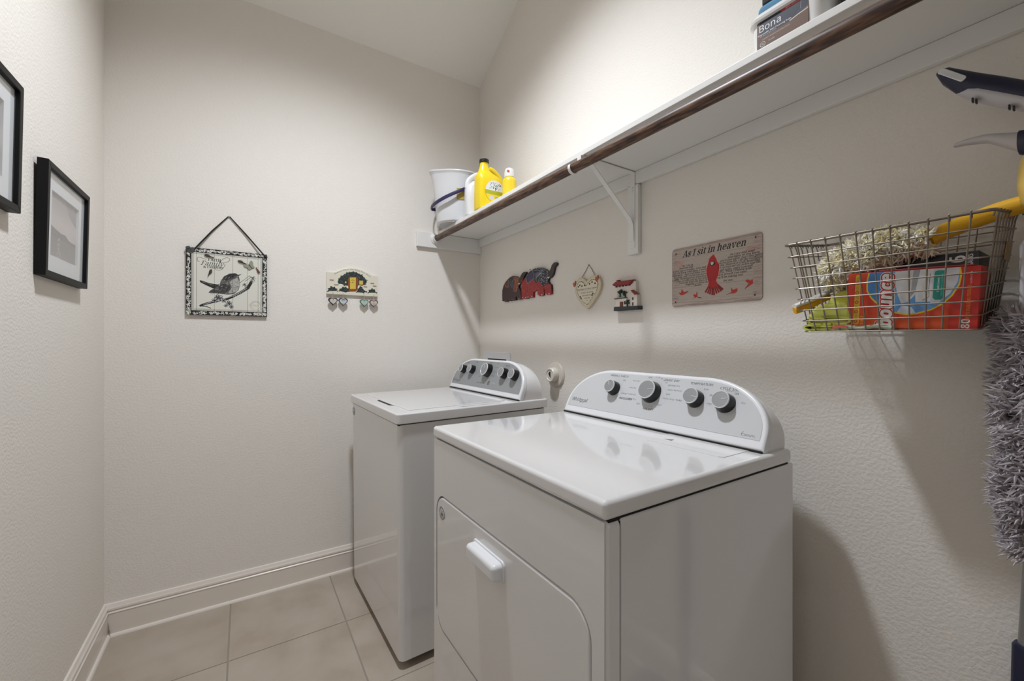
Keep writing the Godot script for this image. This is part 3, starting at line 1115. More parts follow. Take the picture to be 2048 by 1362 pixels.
# ---------------------------------------------------------------- two frames on the left wall
func left_frames() -> void:
	var spec := [[0.502, 0.366, 1.395, 0.322, "smaller black picture frame with white mat and grey seascape print, lower on the left wall", 1.2], [1.02, 0.37, 1.524, 0.31, "black picture frame cut off by the left edge of the photo, hung higher up", 0.0]]
	for s in spec:
		var t := thing("picture_frame", s[4], "picture frame", Vector3(0.0, s[2], s[0]), 0.0, "black frames on the left wall")
		var fw: float = s[1]
		var fh: float = s[3]
		var tilt := Basis(Vector3(0, 0, 1), deg_to_rad(-1.2 if s[5] > 0 else -1.0))
		var X := Transform3D(tilt * Basis(Vector3(0, 0, -1), Vector3(0, 1, 0), Vector3(1, 0, 0)), Vector3(0.0005, 0, 0))
		var c := Vector2(0, fh / 2)
		var dp := 0.023
		var bw := 0.017
		# four rails
		for k in 4:
			var b := Builder.new()
			b.x = X
			var o := [Vector2(-fw / 2, 0), Vector2(fw / 2, 0), Vector2(fw / 2, fh), Vector2(-fw / 2, fh)]
			var i := [Vector2(-fw / 2 + bw, bw), Vector2(fw / 2 - bw, bw), Vector2(fw / 2 - bw, fh - bw), Vector2(-fw / 2 + bw, fh - bw)]
			b.prism(PackedVector2Array([o[k], o[(k + 1) % 4], i[(k + 1) % 4], i[k]]), 0, dp, 0.0012, 0, 1)
			put("rail", b, mats.frame, t, 30.0)
		var b := Builder.new()
		b.x = X
		b.prism(rounded(fw - 2 * bw + 0.002, fh - 2 * bw + 0.002, 0.0005, c, 1), 0.001, 0.006)
		put("backing", b, mats.frame, t)
		# mat with a bevelled window
		var mw := 0.05
		for k in 4:
			b = Builder.new()
			b.x = X
			var ow := fw / 2 - bw
			var o := [Vector2(-ow, bw), Vector2(ow, bw), Vector2(ow, fh - bw), Vector2(-ow, fh - bw)]
			var i := [Vector2(-ow + mw, bw + mw), Vector2(ow - mw, bw + mw), Vector2(ow - mw, fh - bw - mw), Vector2(-ow + mw, fh - bw - mw)]
			b.prism(PackedVector2Array([o[k], o[(k + 1) % 4], i[(k + 1) % 4], i[k]]), 0.0062, 0.0125)
			put("mat", b, mat(Color8(214, 216, 218), 0.8), t, 30.0, "white mat board")
		var p := Print.new(420, 320, g8(150))
		for y in 320:
			var f := y / 320.0
			var col := Color8(158, 150, 150).lerp(Color8(196, 186, 182), smoothstep(0.0, 0.45, f))
			if f > 0.62:
				col = Color8(118, 116, 116).lerp(Color8(140, 138, 137), (f - 0.62) / 0.38)
			p.rect(0, y, 420, 1, col)
		p.poly([0, 196, 0, 150, 60, 168, 120, 176, 190, 182, 250, 178, 300, 196, 420, 205, 420, 214, 0, 214], Color8(106, 103, 104))
		p.poly([240, 0, 420, 0, 420, 110, 330, 80, 270, 40], Color8(146, 138, 140))
		var rng := RandomNumberGenerator.new()
		rng.seed = 3
		for i in 90:
			var y := rng.randf_range(206, 318)
			var w := 10.0 + (y - 200) * 0.22
			p.rect(150 + rng.randfn(0, w * 0.5), y, rng.randf_range(6, 20), 2, Color8(178, 166, 162))
		b = Builder.new()
		b.x = X
		b.face(Vector3(0, fh / 2, 0.0065), Vector3(fw / 2 - bw - mw + 0.002, 0, 0), Vector3(0, fh / 2 - bw - mw + 0.002, 0))
		put("photo_print", b, printed(p, 0.5), t, 40.0, "grey seascape print with a low headland")
		var gl := mat(Color(1, 1, 1, 0.06), 0.05)
		gl.transparency = BaseMaterial3D.TRANSPARENCY_ALPHA
		b = Builder.new()
		b.x = X
		b.face(Vector3(0, fh / 2, 0.0145), Vector3(fw / 2 - bw, 0, 0), Vector3(0, fh / 2 - bw, 0))
		put("glazing", b, gl, t)

# ---------------------------------------------------------------- things hung on the far wall
func bird_sign() -> void:
	var t := thing("bird_sign", "black and white wooden sign with a bird on a branch, hung by black ribbon", "wall sign", Vector3(0.422, 1.332, 0))
	var p := Print.new(744, 720, Color8(222, 220, 208))
	var rng := RandomNumberGenerator.new()
	rng.seed = 4
	var K := g8(24)
	# patterned border
	p.rect(0, 0, 744, 48, K); p.rect(0, 672, 744, 48, K); p.rect(0, 0, 48, 720, K); p.rect(696, 0, 48, 720, K)
	for i in 460:
		var along := rng.randf_range(4, 716)
		var side := i % 4
		var q := []
		var a0 := rng.randf() * TAU
		var ox := rng.randf_range(12, 34)
		for k in 5:
			var r := 11.0 - k * 1.2
			var lx := along + cos(a0 + k * 0.8) * r * 1.2
			var ly := clampf(ox + sin(a0 + k * 0.8) * r, 6, 40)
			match side:
				0: q.append_array([lx, ly])
				1: q.append_array([lx, 674 + ly])
				2: q.append_array([ly, lx])
				3: q.append_array([698 + ly, lx])
		p.line(q, rng.randf_range(3, 6.5), Color8(226, 224, 214))
	p.line([56, 56, 688, 56, 688, 664, 56, 664, 56, 54], 3, g8(40))
	p.line([65, 65, 679, 65, 679, 655, 65, 655, 65, 64], 2, g8(90))
	# bird
	var dark := Color8(44, 42, 41)
	p.poly([118, 347, 139, 350, 203, 373, 290, 383, 283, 425, 232, 426, 161, 391, 121, 368], dark)
	p.poly([290, 398, 304, 341, 336, 286, 384, 253, 436, 243, 469, 263, 479, 315, 483, 377, 467, 431, 430, 473, 378, 488, 320, 484, 276, 478, 193, 478, 211, 451, 247, 423], Color8(92, 89, 86))
	p.poly([407, 320, 455, 290, 477, 333, 481, 386, 452, 445, 407, 468, 371, 468, 407, 400, 385, 353], Color8(176, 173, 166))
	p.poly([336, 286, 384, 253, 436, 243, 467, 261, 421, 288, 377, 322, 337, 334, 315, 327], dark)
	p.poly([283, 407, 319, 370, 377, 375, 396, 409, 378, 454, 334, 470, 290, 451], Color8(56, 54, 52))
	for i in 260:  # engraved feather strokes
		var x := rng.randf_range(200, 480)
		var y := rng.randf_range(262, 482)
		if Geometry2D.is_point_in_polygon(Vector2(x, y), pts([290, 398, 304, 341, 336, 286, 384, 253, 469, 263, 483, 377, 467, 431, 378, 488, 193, 478, 247, 423])):
			var g := rng.randi_range(20, 215)
			p.line([x, y, x - rng.randf_range(6, 22), y + rng.randf_range(4, 16)], 2.4, g8(g))
	for i in 26:
		var x := rng.randf_range(135, 270)
		p.line([x, 355 + (x - 118) * 0.3, x + 26, 362 + (x - 118) * 0.32], 2.4, g8(rng.randi_range(60, 200)))
	p.poly([464, 259, 498, 248, 469, 272], dark)
	p.oval(427, 287, 8, 8, g8(10)); p.oval(429, 285, 2.5, 2.5, g8(230))
	p.poly([193, 478, 225, 442, 283, 442, 349, 478, 276, 479], Color8(70, 68, 66))
	# branch, needles, blossoms
	p.line([117, 625, 162, 601, 233, 576, 305, 550, 349, 542, 415, 505, 482, 461, 556, 403, 590, 330], 20, g8(24), 30)
	p.line([150, 606, 233, 572, 305, 546, 415, 500, 482, 456, 550, 402], 5, g8(196))
	for i in 9:
		p.line([420 + i * 16, 500 - i * 10, 426 + i * 16, 510 - i * 10], 4, g8(200))
	p.line([120, 625, 176, 626, 216, 646], 8, g8(50))
	p.line([477, 351, 518, 313, 571, 260, 586, 277, 526, 330], 4, g8(50))
	for c in [[526, 361, 62], [605, 280, 66], [556, 381, 50], [590, 320, 48]]:
		for i in 26:
			var a := rng.randf() * TAU
			var r: float = c[2] * rng.randf_range(0.5, 1.0)
			p.line([c[0], c[1], c[0] + cos(a) * r * 0.6, c[1] + sin(a) * r * 0.6 + r * 0.25], 3, g8(rng.randi_range(20, 70)), 1.2)
	for c in [[287, 529, 46], [250, 560, 34], [379, 582, 34], [330, 556, 28], [400, 622, 26], [350, 610, 22]]:
		for k in 5:
			var a: float = TAU * k / 5 + c[0]
			p.oval(c[0] + cos(a) * c[2] * 0.55, c[1] + sin(a) * c[2] * 0.5, c[2] * 0.38, c[2] * 0.33, g8(40 if (k + c[0]) % 2 else 120))
			p.oval(c[0] + cos(a) * c[2] * 0.6, c[1] + sin(a) * c[2] * 0.55, c[2] * 0.2, c[2] * 0.15, g8(205))
		p.oval(c[0], c[1], c[2] * 0.18, c[2] * 0.18, g8(20))
	# stamp and lettering
	var st := Color8(178, 158, 148)
	p.ring(634, 600, 56, 3, st); p.ring(634, 600, 42, 2, st)
	p.arc_text("FAMILY STAMP", 634, 600, 48, 13, st, "serif", 1.25)
	p.line([606, 600, 622, 590, 636, 604, 662, 588], 3, st)
	for i in 4:
		p.line([560, 585 + i * 8, 600, 583 + i * 8, 640, 586 + i * 8], 1.6, Color8(190, 186, 174))
	p.text("FAITH", 248, 117, 36, g8(36), "serif-bold")
	p.text("Family", 232, 158, 66, g8(40), "serif", 0.42, 0.92)
	p.text("& FRIENDS", 237, 198, 32, g8(36), "serif-bold")
	p.line([176, 116, 150, 109, 119, 99, 101, 104, 96, 123, 101, 142, 117, 147], 3.6, g8(52))
	p.line([299, 144, 304, 124, 328, 94, 354, 78, 381, 82, 389, 101, 373, 122, 341, 134, 301, 137], 3.6, g8(52))
	p.line([344, 150, 336, 179, 318, 209, 292, 225, 263, 223, 251, 205, 260, 188, 289, 176, 315, 177], 3.6, g8(52))
	# three beaded planks with grooves between them
	var face := printed(p, 0.55)
	var back := mat(Color8(28, 27, 26), 0.6)
	var cutx := [-0.155, -0.118, -0.052, 0.018, 0.075, 0.118, 0.155]
	for i in 6:
		var b := Builder.new()
		b.x = Transform3D(Basis.IDENTITY, Vector3(0, 0, 0.004))
		var x0: float = cutx[i] + (0.0004 if i else 0.0)
		var x1: float = cutx[i + 1] - (0.0004 if i < 5 else 0.0)
		b.box(Vector3((x0 + x1) / 2, 0.15, 0.004), Vector3(x1 - x0, 0.3, 0.008), 0.0006, 1)
		for k in b.uv.size():
			b.uv[k] = Vector2((b.v[k].x + 0.155) / 0.31, 1.0 - b.v[k].y / 0.3)
		put("plank", b, face, t)
	var b2 := Builder.new()
	b2.box(Vector3(0, 0.15, 0.002), Vector3(0.3, 0.29, 0.004))
	put("batten", b2, back, t)
	# ribbon and bow
	b2 = Builder.new()
	b2.sweep(v3([-0.128, 0.288, 0.0135, -0.06, 0.385, 0.006, 0.003, 0.4635, 0.004, 0.07, 0.385, 0.006, 0.145, 0.292, 0.0135]), pts([-0.0008, -0.0032, 0.0008, -0.0032, 0.0008, 0.0032, -0.0008, 0.0032]), Vector3(0, 0, 1).cross(Vector3(0, 0, 1)) + Vector3(0, 0.001, 0).cross(Vector3(1, 0, 0)))
	put("ribbon", b2, mats.black, t, 30.0)
	b2 = Builder.new()
	b2.lathe([Vector2(0, 0), Vector2(0.003, 0.0), Vector2(0.003, 0.006), Vector2(0, 0.007)], 12)
	b2.v = Transform3D(Basis(Vector3(1, 0, 0), Vector3(0, 0, 1), Vector3(0, -1, 0)), Vector3(0.003, 0.462, 0)) * b2.v
	put("nail", b2, mats.chrome, t)
	for q in [[-0.137, 0.292, 1.0], [0.15, 0.286, 0.5]]:
		b2 = Builder.new()
		var s: float = q[2]
		for w in [[-0.016, 0.006], [0.012, 0.004], [-0.012, -0.01], [0.006, -0.012]]:
			b2.begin()
			var n := 5
			var o := smooth2(PackedVector2Array([Vector2(0, 0), Vector2(w[0] * 0.6 - w[1] * 0.7, w[1] * 0.6 + w[0] * 0.5), Vector2(w[0], w[1]) * 1.2, Vector2(w[0] * 0.6 + w[1] * 0.7, w[1] * 0.6 - w[0] * 0.5)]), n)
			b2.x = Transform3D(Basis.IDENTITY.scaled(Vector3(s, s, 1)), Vector3(q[0], q[1], 0.0125))
			b2.prism(o, 0, 0.004, 0.0015)
		put("bow", b2, mats.black if s < 1.0 else mat(Color8(74, 74, 76), 0.4), t, 40.0)
	# little raised birds and a butterfly stuck on the face
	var brown := mat(Color8(70, 58, 46), 0.6)
	for d in [[198, 79, 165.0, 1.0, brown], [500, 115, 160.0, 1.0, brown], [206, 258, 70.0, 1.0, brown], [654, 193, -60.0, 0.85, mat(Color8(110, 66, 48), 0.6)]]:
		var b := Builder.new()
		b.x = Transform3D(Basis(Vector3(0, 0, 1), deg_to_rad(d[2])), Vector3(d[0] / 2400.0 - 0.155, 0.3 - d[1] / 2400.0, 0.012))
		var o := smooth2(PackedVector2Array([Vector2(0.0175, -0.001), Vector2(0.010, -0.006), Vector2(0.001, -0.0065), Vector2(-0.006, -0.002), Vector2(-0.0185, -0.001), Vector2(-0.0185, 0.0012), Vector2(-0.006, 0.0022), Vector2(0.004, 0.0045), Vector2(0.012, 0.004)]), 3)
		for i in o.size():
			o[i] *= d[3]
		b.prism(o, 0, 0.006, 0.0024)
		put("bird_ornament", b, d[4], t, 50.0)
	var bb := Builder.new()
	bb.x = Transform3D(Basis(Vector3(0, 0, 1), deg_to_rad(35)), Vector3(578 / 2400.0 - 0.155, 0.3 - 152 / 2400.0, 0.012))
	bb.prism(smooth2(PackedVector2Array([Vector2(0, 0), Vector2(0.006, 0.014), Vector2(0.019, 0.02), Vector2(0.02, 0.008), Vector2(0.014, -0.002), Vector2(0.012, -0.014), Vector2(0.003, -0.012), Vector2(0, -0.004), Vector2(-0.003, -0.012), Vector2(-0.014, -0.012), Vector2(-0.014, -0.002), Vector2(-0.021, 0.008), Vector2(-0.019, 0.019), Vector2(-0.006, 0.013)]), 3), 0.002, 0.004, 0.0008)
	var bf := put("butterfly_ornament", bb, mat(Color8(150, 150, 132), 0.6), t, 40.0)
	bb = Builder.new()
	bb.x = Transform3D(Basis(Vector3(0, 0, 1), deg_to_rad(35)), Vector3(578 / 2400.0 - 0.155, 0.3 - 152 / 2400.0, 0.016))
	bb.prism(smooth2(PackedVector2Array([Vector2(0, 0.012), Vector2(0.0018, 0), Vector2(0, -0.014), Vector2(-0.0018, 0)]), 4), -0.002, 0.001, 0.0008)
	put("butterfly_body", bb, brown, bf)

func heart_poly(w: float, h: float) -> PackedVector2Array:
	var o := PackedVector2Array()
	for i in 36:
		var a := TAU * i / 36
		var x := 16.0 * pow(sin(a), 3)
		var y := 13.0 * cos(a) - 5.0 * cos(2 * a) - 2.0 * cos(3 * a) - cos(4 * a)
		o.append(Vector2(x / 32.0 * w, (y + 2.5) / 29.0 * h))
	return o

func key_board() -> void:
	var t := thing("key_board", "small cream wooden plaque painted with a door and bushes, above four hanging hearts", "wall plaque", Vector3(0.9728, 1.4584, 0))
	var p := Print.new(1040, 590, Color8(222, 216, 198))
	p.dy = 126
	var rng := RandomNumberGenerator.new()
	rng.seed = 9
	var leafy := func(q: Array) -> void:
		p.poly(q, Color8(34, 44, 40))
		var pp := pts(q)
		var lo := pp[0]
		var hi := pp[0]
		for c in pp:
			lo = lo.min(c); hi = hi.max(c)
		for i in int((hi.x - lo.x) * (hi.y - lo.y) / 260.0):
			var c := Vector2(rng.randf_range(lo.x, hi.x), rng.randf_range(lo.y, hi.y))
			if Geometry2D.is_point_in_polygon(c, pp):
				p.oval(c.x, c.y, 6, 5, [Color8(50, 66, 58), Color8(24, 32, 32), Color8(78, 92, 84), Color8(44, 52, 62)][i % 4])
				if i % 9 == 0:
					p.oval(c.x, c.y, 3.5, 3.5, Color8(170, 176, 180))
		for i in 40:
			var c := pp[rng.randi() % pp.size()]
			p.oval(c.x + rng.randf_range(-12, 12), c.y + rng.randf_range(-10, 10), 9, 8, Color8(40, 52, 46))
	leafy.call([215, 197, 236, 133, 286, 66, 350, 28, 394, -16, 452, -30, 526, -47, 593, -38, 653, -5, 707, 6, 761, 66, 808, 110, 808, 160, 776, 212, 706, 230, 421, 262, 349, 264, 320, 235, 236, 234])
	p.poly([429, 83, 473, 66, 585, 59, 630, 95, 630, 232, 607, 348, 576, 378, 465, 386, 435, 352, 421, 250], Color8(138, 72, 28))
	p.poly([449, 92, 590, 78, 592, 326, 451, 334], Color8(108, 52, 22))
	p.poly([459, 84, 581, 71, 580, 321, 461, 330], Color8(214, 184, 74))
	p.line([490, 140, 520, 128, 552, 142], 7, Color8(70, 52, 26))
	p.oval(520, 180, 14, 9, Color8(90, 78, 40)); p.oval(474, 186, 6, 10, Color8(60, 40, 20))
	p.poly([645, 128, 736, 122, 736, 238, 645, 238], Color8(120, 70, 34))
	p.poly([652, 134, 728, 130, 728, 214, 652, 216], Color8(206, 186, 84))
	p.oval(375, 191, 15, 20, Color8(226, 196, 120))
	for q in [[25, 405, 39, 351, 90, 308, 152, 315, 193, 347, 203, 388], [242, 386, 263, 341, 320, 305, 378, 297, 428, 329, 450, 383, 377, 404], [595, 389, 622, 322, 668, 262, 706, 275, 729, 314, 800, 367, 737, 391], [839, 385, 863, 329, 919, 296, 968, 313, 1013, 377]]:
		leafy.call(q)
	for q in [[98, 168], [186, 262], [926, 176], [976, 232], [778, 262]]:
		p.rect(q[0] - 38, q[1] - 14, 76, 26, Color8(140, 112, 102))
		for k in 3:
			p.rect(q[0] - 36 + k * 25, q[1] - 12, 21, 10, Color8(162, 130, 118))
			p.rect(q[0] - 26 + k * 25, q[1] + 1, 18, 9, Color8(156, 124, 112))
	p.arc_text("Home Is Where You Hang Your Heart", 520, 500, 592, 40, Color8(70, 56, 50), "serif", 1.12)
	p.rect(0, 452, 1040, 10, Color8(190, 184, 164))
	var b := Builder.new()
	var o := PackedVector2Array([Vector2(-0.13, 0), Vector2(0.13, 0), Vector2(0.13, 0.115)])
	for i in 13:
		var f := i / 12.0
		o.append(Vector2(lerpf(0.1, -0.09, f), 0.116 + 0.0305 * sin(PI * f)))
	o.append(Vector2(-0.13, 0.115))
	b.prism(o, 0, 0.011, 0.001)
	put("board", b, printed(p, 0.6), t)
	var xs := [[-0.1, 0.01], [-0.0495, 0.01], [0.0558, 0.0095], [0.1075, 0.009]]
	for q in xs:
		b = Builder.new()
		b.tube(smooth(v3([q[0], q[1] + 0.002, 0.010, q[0], q[1] + 0.002, 0.017, q[0], q[1] - 0.006, 0.020, q[0], q[1] - 0.007, 0.024, q[0], q[1] - 0.001, 0.025])), 0.0011, 6)
		put("cup_hook", b, mats.chrome, t, 60.0)
	var looks := [["small white heart speckled grey with dark edge, first from the bird sign", Color8(206, 198, 190), Color8(34, 26, 28), 0], ["small heart with black rim and pale centre, second from the bird sign", Color8(196, 202, 206), Color8(40, 42, 50), 1], ["small heart with green rim and pale green centre", Color8(182, 200, 190), Color8(84, 112, 100), 1], ["small pinkish speckled heart nearest the shelf corner", Color8(204, 190, 180), Color8(92, 64, 56), 0]]
	var hx := [0.8721, 0.9226, 1.0294, 1.08]
	for i in 4:
		var L: Array = looks[i]
		var h := thing("heart_pendant", L[0], "heart ornament", Vector3(hx[i], 1.4196 - i * 0.0003, 0.014), [6.0, -4.0, 3.0, -5.0][i], "four hearts under the key plaque")
		b = Builder.new()
		b.prism(heart_poly(0.046, 0.041), 0, 0.008, 0.001)
		put("body", b, mat(L[2], 0.5), h)
		var q := Print.new(180, 160, L[1])
		rng.seed = 30 + i
		for k in (46 if L[3] == 0 else 0):
			q.oval(rng.randf() * 180, rng.randf() * 160, rng.randf_range(3, 8), rng.randf_range(3, 7), [Color8(90, 70, 68), Color8(150, 120, 112), Color8(120, 128, 120)][k % 3])
		if L[3] == 1:
			q.line([46, 48, 66, 40, 84, 52], 8, L[2]); q.line([100, 52, 120, 40, 140, 48], 8, L[2])
			q.line([74, 112, 90, 122, 106, 112], 7, L[2]); q.oval(90, 80, 7, 5, Color8(120, 130, 130))
		b = Builder.new()
		b.prism(heart_poly(0.036, 0.031), 0.0079, 0.0088)
		put("painted_face", b, printed(q, 0.5), h)
		b = Builder.new()
		b.tube(smooth(v3([0.001, 0.016, 0.004, 0.0015, 0.024, 0.004, 0.0, 0.0405, 0.009, -0.001, 0.03, 0.006, -0.001, 0.016, 0.004])), 0.0009, 6)
		put("string", b, mat(Color8(196, 182, 168), 0.9), h, 60.0)

# ---------------------------------------------------------------- things hung on the right wall
func elephants() -> void:
	var t := thing("elephant_plaque", "carved wooden plaque of a red and black elephant walking behind its calf", "wall plaque", Vector3(W, 1.438, 0.52))
	# painted face shared by both animals; 3000 px per metre
	var p := Print.new(1530, 480, Color8(46, 30, 28))
	var f := func(a: Array) -> Array:
		var o := []
		for i in range(0, a.size(), 2):
			o.append_array([(a[i] - 0.29) * 3000.0, (1.595 - a[i + 1]) * 3000.0])
		return o
	var rng := RandomNumberGenerator.new()
	rng.seed = 2
	var dots := func(q: Array, n: int, cols: Array, r: float) -> void:
		var pp := pts(q)
		var lo := pp[0]
		var hi := pp[0]
		for c in pp:
			lo = lo.min(c); hi = hi.max(c)
		for i in n:
			var c := Vector2(rng.randf_range(lo.x, hi.x), rng.randf_range(lo.y, hi.y))
			if Geometry2D.is_point_in_polygon(c, pp):
				p.oval(c.x, c.y, r, r, cols[i % cols.size()])
	p.poly(f.call([0.728, 1.56, 0.74, 1.5754, 0.77, 1.595, 0.792, 1.595, 0.792, 1.565, 0.74, 1.52, 0.72, 1.52]), Color8(50, 38, 36))
	var red: Array = f.call([0.4891, 1.538, 0.5292, 1.5502, 0.5442, 1.5185, 0.6023, 1.5324, 0.6199, 1.5096, 0.651, 1.516, 0.6847, 1.4818, 0.698, 1.4963, 0.7448, 1.4889, 0.7495, 1.4385, 0.4833, 1.441, 0.4833, 1.504])
	p.poly(red, Color8(156, 26, 32))
	dots.call(red, 260, [Color8(206, 96, 70), Color8(190, 60, 60), Color8(214, 130, 90)], 4.5)
	for z in [0.5, 0.53, 0.55, 0.585, 0.645, 0.672, 0.705, 0.73]:
		p.oval((z - 0.29) * 3000, (1.595 - 1.4455) * 3000, 12, 9, Color8(232, 226, 214))
	p.line(f.call([0.545, 1.5, 0.541, 1.46, 0.546, 1.443]), 7, Color8(70, 14, 20))
	p.line(f.call([0.69, 1.48, 0.688, 1.443]), 7, Color8(70, 14, 20))
	var head: Array = f.call([0.5987, 1.5858, 0.6373, 1.5873, 0.6714, 1.5822, 0.7013, 1.5707, 0.724, 1.5525, 0.7272, 1.5205, 0.7176, 1.5079, 0.6881, 1.4835, 0.6612, 1.5047, 0.651, 1.5222, 0.6714, 1.5559, 0.6373, 1.5791])
	p.poly(head, Color8(30, 28, 40))
	dots.call(head, 230, [Color8(186, 190, 206)], 4.5)
	p.oval((0.699 - 0.29) * 3000, (1.595 - 1.5405) * 3000, 20, 17, Color8(20, 20, 34)); p.oval((0.699 - 0.29) * 3000, (1.595 - 1.5405) * 3000, 9, 8, Color8(64, 66, 92))
	var bl: Array = f.call([0.5292, 1.5523, 0.5663, 1.579, 0.5916, 1.5817, 0.604, 1.5363, 0.5442, 1.5153])
	p.poly(bl, Color8(38, 44, 60))
	p.line(bl + bl.slice(0, 2), 6, Color8(140, 156, 166))
	p.poly(f.call([0.5442, 1.5482, 0.5699, 1.568, 0.5844, 1.5723, 0.5934, 1.5418, 0.5516, 1.5282]), Color8(70, 40, 84))
	p.line(f.call([0.545, 1.524, 0.6, 1.541]), 8, Color8(40, 96, 120))
	p.poly(f.call([0.6023, 1.5697, 0.6442, 1.572, 0.6714, 1.5559, 0.651, 1.5344, 0.6269, 1.5108, 0.6094, 1.5232, 0.6164, 1.5389]), Color8(24, 26, 44))
	for i in 6:
		p.line(f.call([0.668, 1.555, 0.64 - i * 0.004, 1.563 - i * 0.006, 0.606 + i * 0.004, 1.556 - i * 0.008]), 5, Color8(150, 162, 176))
	p.line(f.call([0.6, 1.578, 0.64, 1.574, 0.672, 1.556, 0.65, 1.53, 0.635, 1.51]), 5, Color8(160, 168, 180))
	# calf
	p.poly(f.call([0.29, 1.515, 0.335, 1.548, 0.44, 1.5, 0.487, 1.49, 0.487, 1.436, 0.29, 1.436]), Color8(56, 32, 30))
	p.poly(f.call([0.3224, 1.5448, 0.3613, 1.5572, 0.3697, 1.5414, 0.3613, 1.5175, 0.3355, 1.5226]), Color8(92, 52, 40))
	p.line(f.call([0.3224, 1.5408, 0.3355, 1.5226, 0.3613, 1.5175, 0.369, 1.5414, 0.358, 1.558]), 7, Color8(190, 140, 110))
	p.poly(f.call([0.3655, 1.5623, 0.4032, 1.5598, 0.4196, 1.5466, 0.4032, 1.4994, 0.3824, 1.5197, 0.374, 1.5432]), Color8(44, 56, 72))
	for i in 5:
		p.line(f.call([0.412, 1.553, 0.39 + i * 0.005, 1.54 - i * 0.004, 0.379 + i * 0.005, 1.522 - i * 0.004]), 4, Color8(96, 116, 130))
	var ch: Array = f.call([0.4073, 1.566, 0.4358, 1.57, 0.4637, 1.5543, 0.4677, 1.5276, 0.4598, 1.5066, 0.4438, 1.4819, 0.4114, 1.4896, 0.4155, 1.5204, 0.4237, 1.5417])
	p.poly(ch, Color8(134, 66, 40))
	dots.call(ch, 90, [Color8(206, 150, 110), Color8(90, 34, 26)], 5.0)
	for z in [0.318, 0.355, 0.395, 0.41, 0.443, 0.47]:
		p.oval((z - 0.29) * 3000, (1.595 - 1.4425) * 3000, 9, 7, Color8(214, 206, 194))
	var face := printed(p, 0.4)
	var big := [0.5065, 1.5402, 0.5292, 1.5566, 0.5442, 1.5673, 0.5699, 1.5806, 0.6023, 1.5863, 0.6373, 1.5873, 0.6714, 1.5822, 0.7013, 1.5707, 0.7208, 1.557, 0.732, 1.5544, 0.7416, 1.5677, 0.7495, 1.5822, 0.7652, 1.5914, 0.7806, 1.5918, 0.7898, 1.5855, 0.7883, 1.5781, 0.7745, 1.5706, 0.7683, 1.556, 0.7621, 1.5375, 0.7463, 1.524, 0.7272, 1.5205, 0.7208, 1.5095, 0.7304, 1.4965, 0.7448, 1.4889, 0.7479, 1.4709, 0.7479, 1.4426, 0.724, 1.4409, 0.698, 1.4434, 0.693, 1.4489, 0.692, 1.471]
	big += [0.6864, 1.4756, 0.6881, 1.4434, 0.668, 1.4402, 0.639, 1.4429, 0.6338, 1.4495, 0.6321, 1.4753, 0.6023, 1.4681, 0.5969, 1.4634, 0.5969, 1.4406, 0.5735, 1.4395, 0.5516, 1.4425, 0.546, 1.4377, 0.5217, 1.4388, 0.4949, 1.4422, 0.4872, 1.4516, 0.4872, 1.4711, 0.4853, 1.4995, 0.4891, 1.525]
	var calf := [0.2959, 1.4457, 0.2937, 1.4784, 0.2959, 1.5084, 0.3093, 1.5325, 0.3268, 1.5489, 0.3484, 1.5599, 0.374, 1.5703, 0.399, 1.5749, 0.4237, 1.5727, 0.4478, 1.5651, 0.4637, 1.5543, 0.4755, 1.5517, 0.4833, 1.5648, 0.4988, 1.5779, 0.5179, 1.5827, 0.5348, 1.5793, 0.5367, 1.5715, 0.5236, 1.5637, 0.5141, 1.5521, 0.5026, 1.5364, 0.4833, 1.5279, 0.4677, 1.521, 0.4637, 1.5084]
	calf += [0.4755, 1.494, 0.4853, 1.4821, 0.4872, 1.4602, 0.493, 1.4402, 0.4558, 1.439, 0.4478, 1.4441, 0.4438, 1.4599, 0.4358, 1.454, 0.4378, 1.4395, 0.399, 1.4383, 0.3907, 1.4468, 0.3866, 1.4382, 0.3613, 1.4403, 0.3527, 1.4478, 0.3463, 1.4381, 0.3181, 1.4392, 0.3026, 1.444]
	var k := 0
	for o in [big, calf]:
		var b := Builder.new()
		b.x = Transform3D(Basis(Vector3(0, 0, 1), Vector3(0, 1, 0), Vector3(-1, 0, 0)), Vector3(0, -1.438, -0.52))
		b.prism(pts(o), 0.0 + k * 0.001, 0.012 + k * 0.003, 0.0012)
		for i in b.uv.size():
			b.uv[i] = Vector2((b.v[i].z + 0.52 - 0.29) / 0.51, (1.595 - 1.438 - b.v[i].y) / 0.16)
		put(["elephant", "calf"][k], b, face, t, 40.0, ["large elephant with red legs and raised trunk", "smaller brown calf with raised trunk"][k])
		k += 1
	for q in [[0.7159, 1.5265, 0.7375, 1.5278, 0.727, 1.5195, 0.0118], [0.4618, 1.5261, 0.4872, 1.5274, 0.4716, 1.5196, 0.0148]]:
		var b := Builder.new()
		b.x = Transform3D(Basis(Vector3(0, 0, 1), Vector3(0, 1, 0), Vector3(-1, 0, 0)), Vector3(0, -1.438, -0.52))
		b.prism(pts(q.slice(0, 6)), q[6], q[6] + 0.003, 0.001)
		put("tusk", b, mat(Color8(226, 222, 210), 0.4), t)
	var nb := Builder.new()
	nb.x = Transform3D(Basis(Vector3(0, 0, 1), Vector3(-1, 0, 0), Vector3(0, -1, 0)), Vector3(0, 0.151, 0.0353))
	nb.lathe([Vector2(0, 0), Vector2(0.0022, 0), Vector2(0.0022, 0.005), Vector2(0, 0.006)], 10)
	put("nail", nb, mats.black, t)

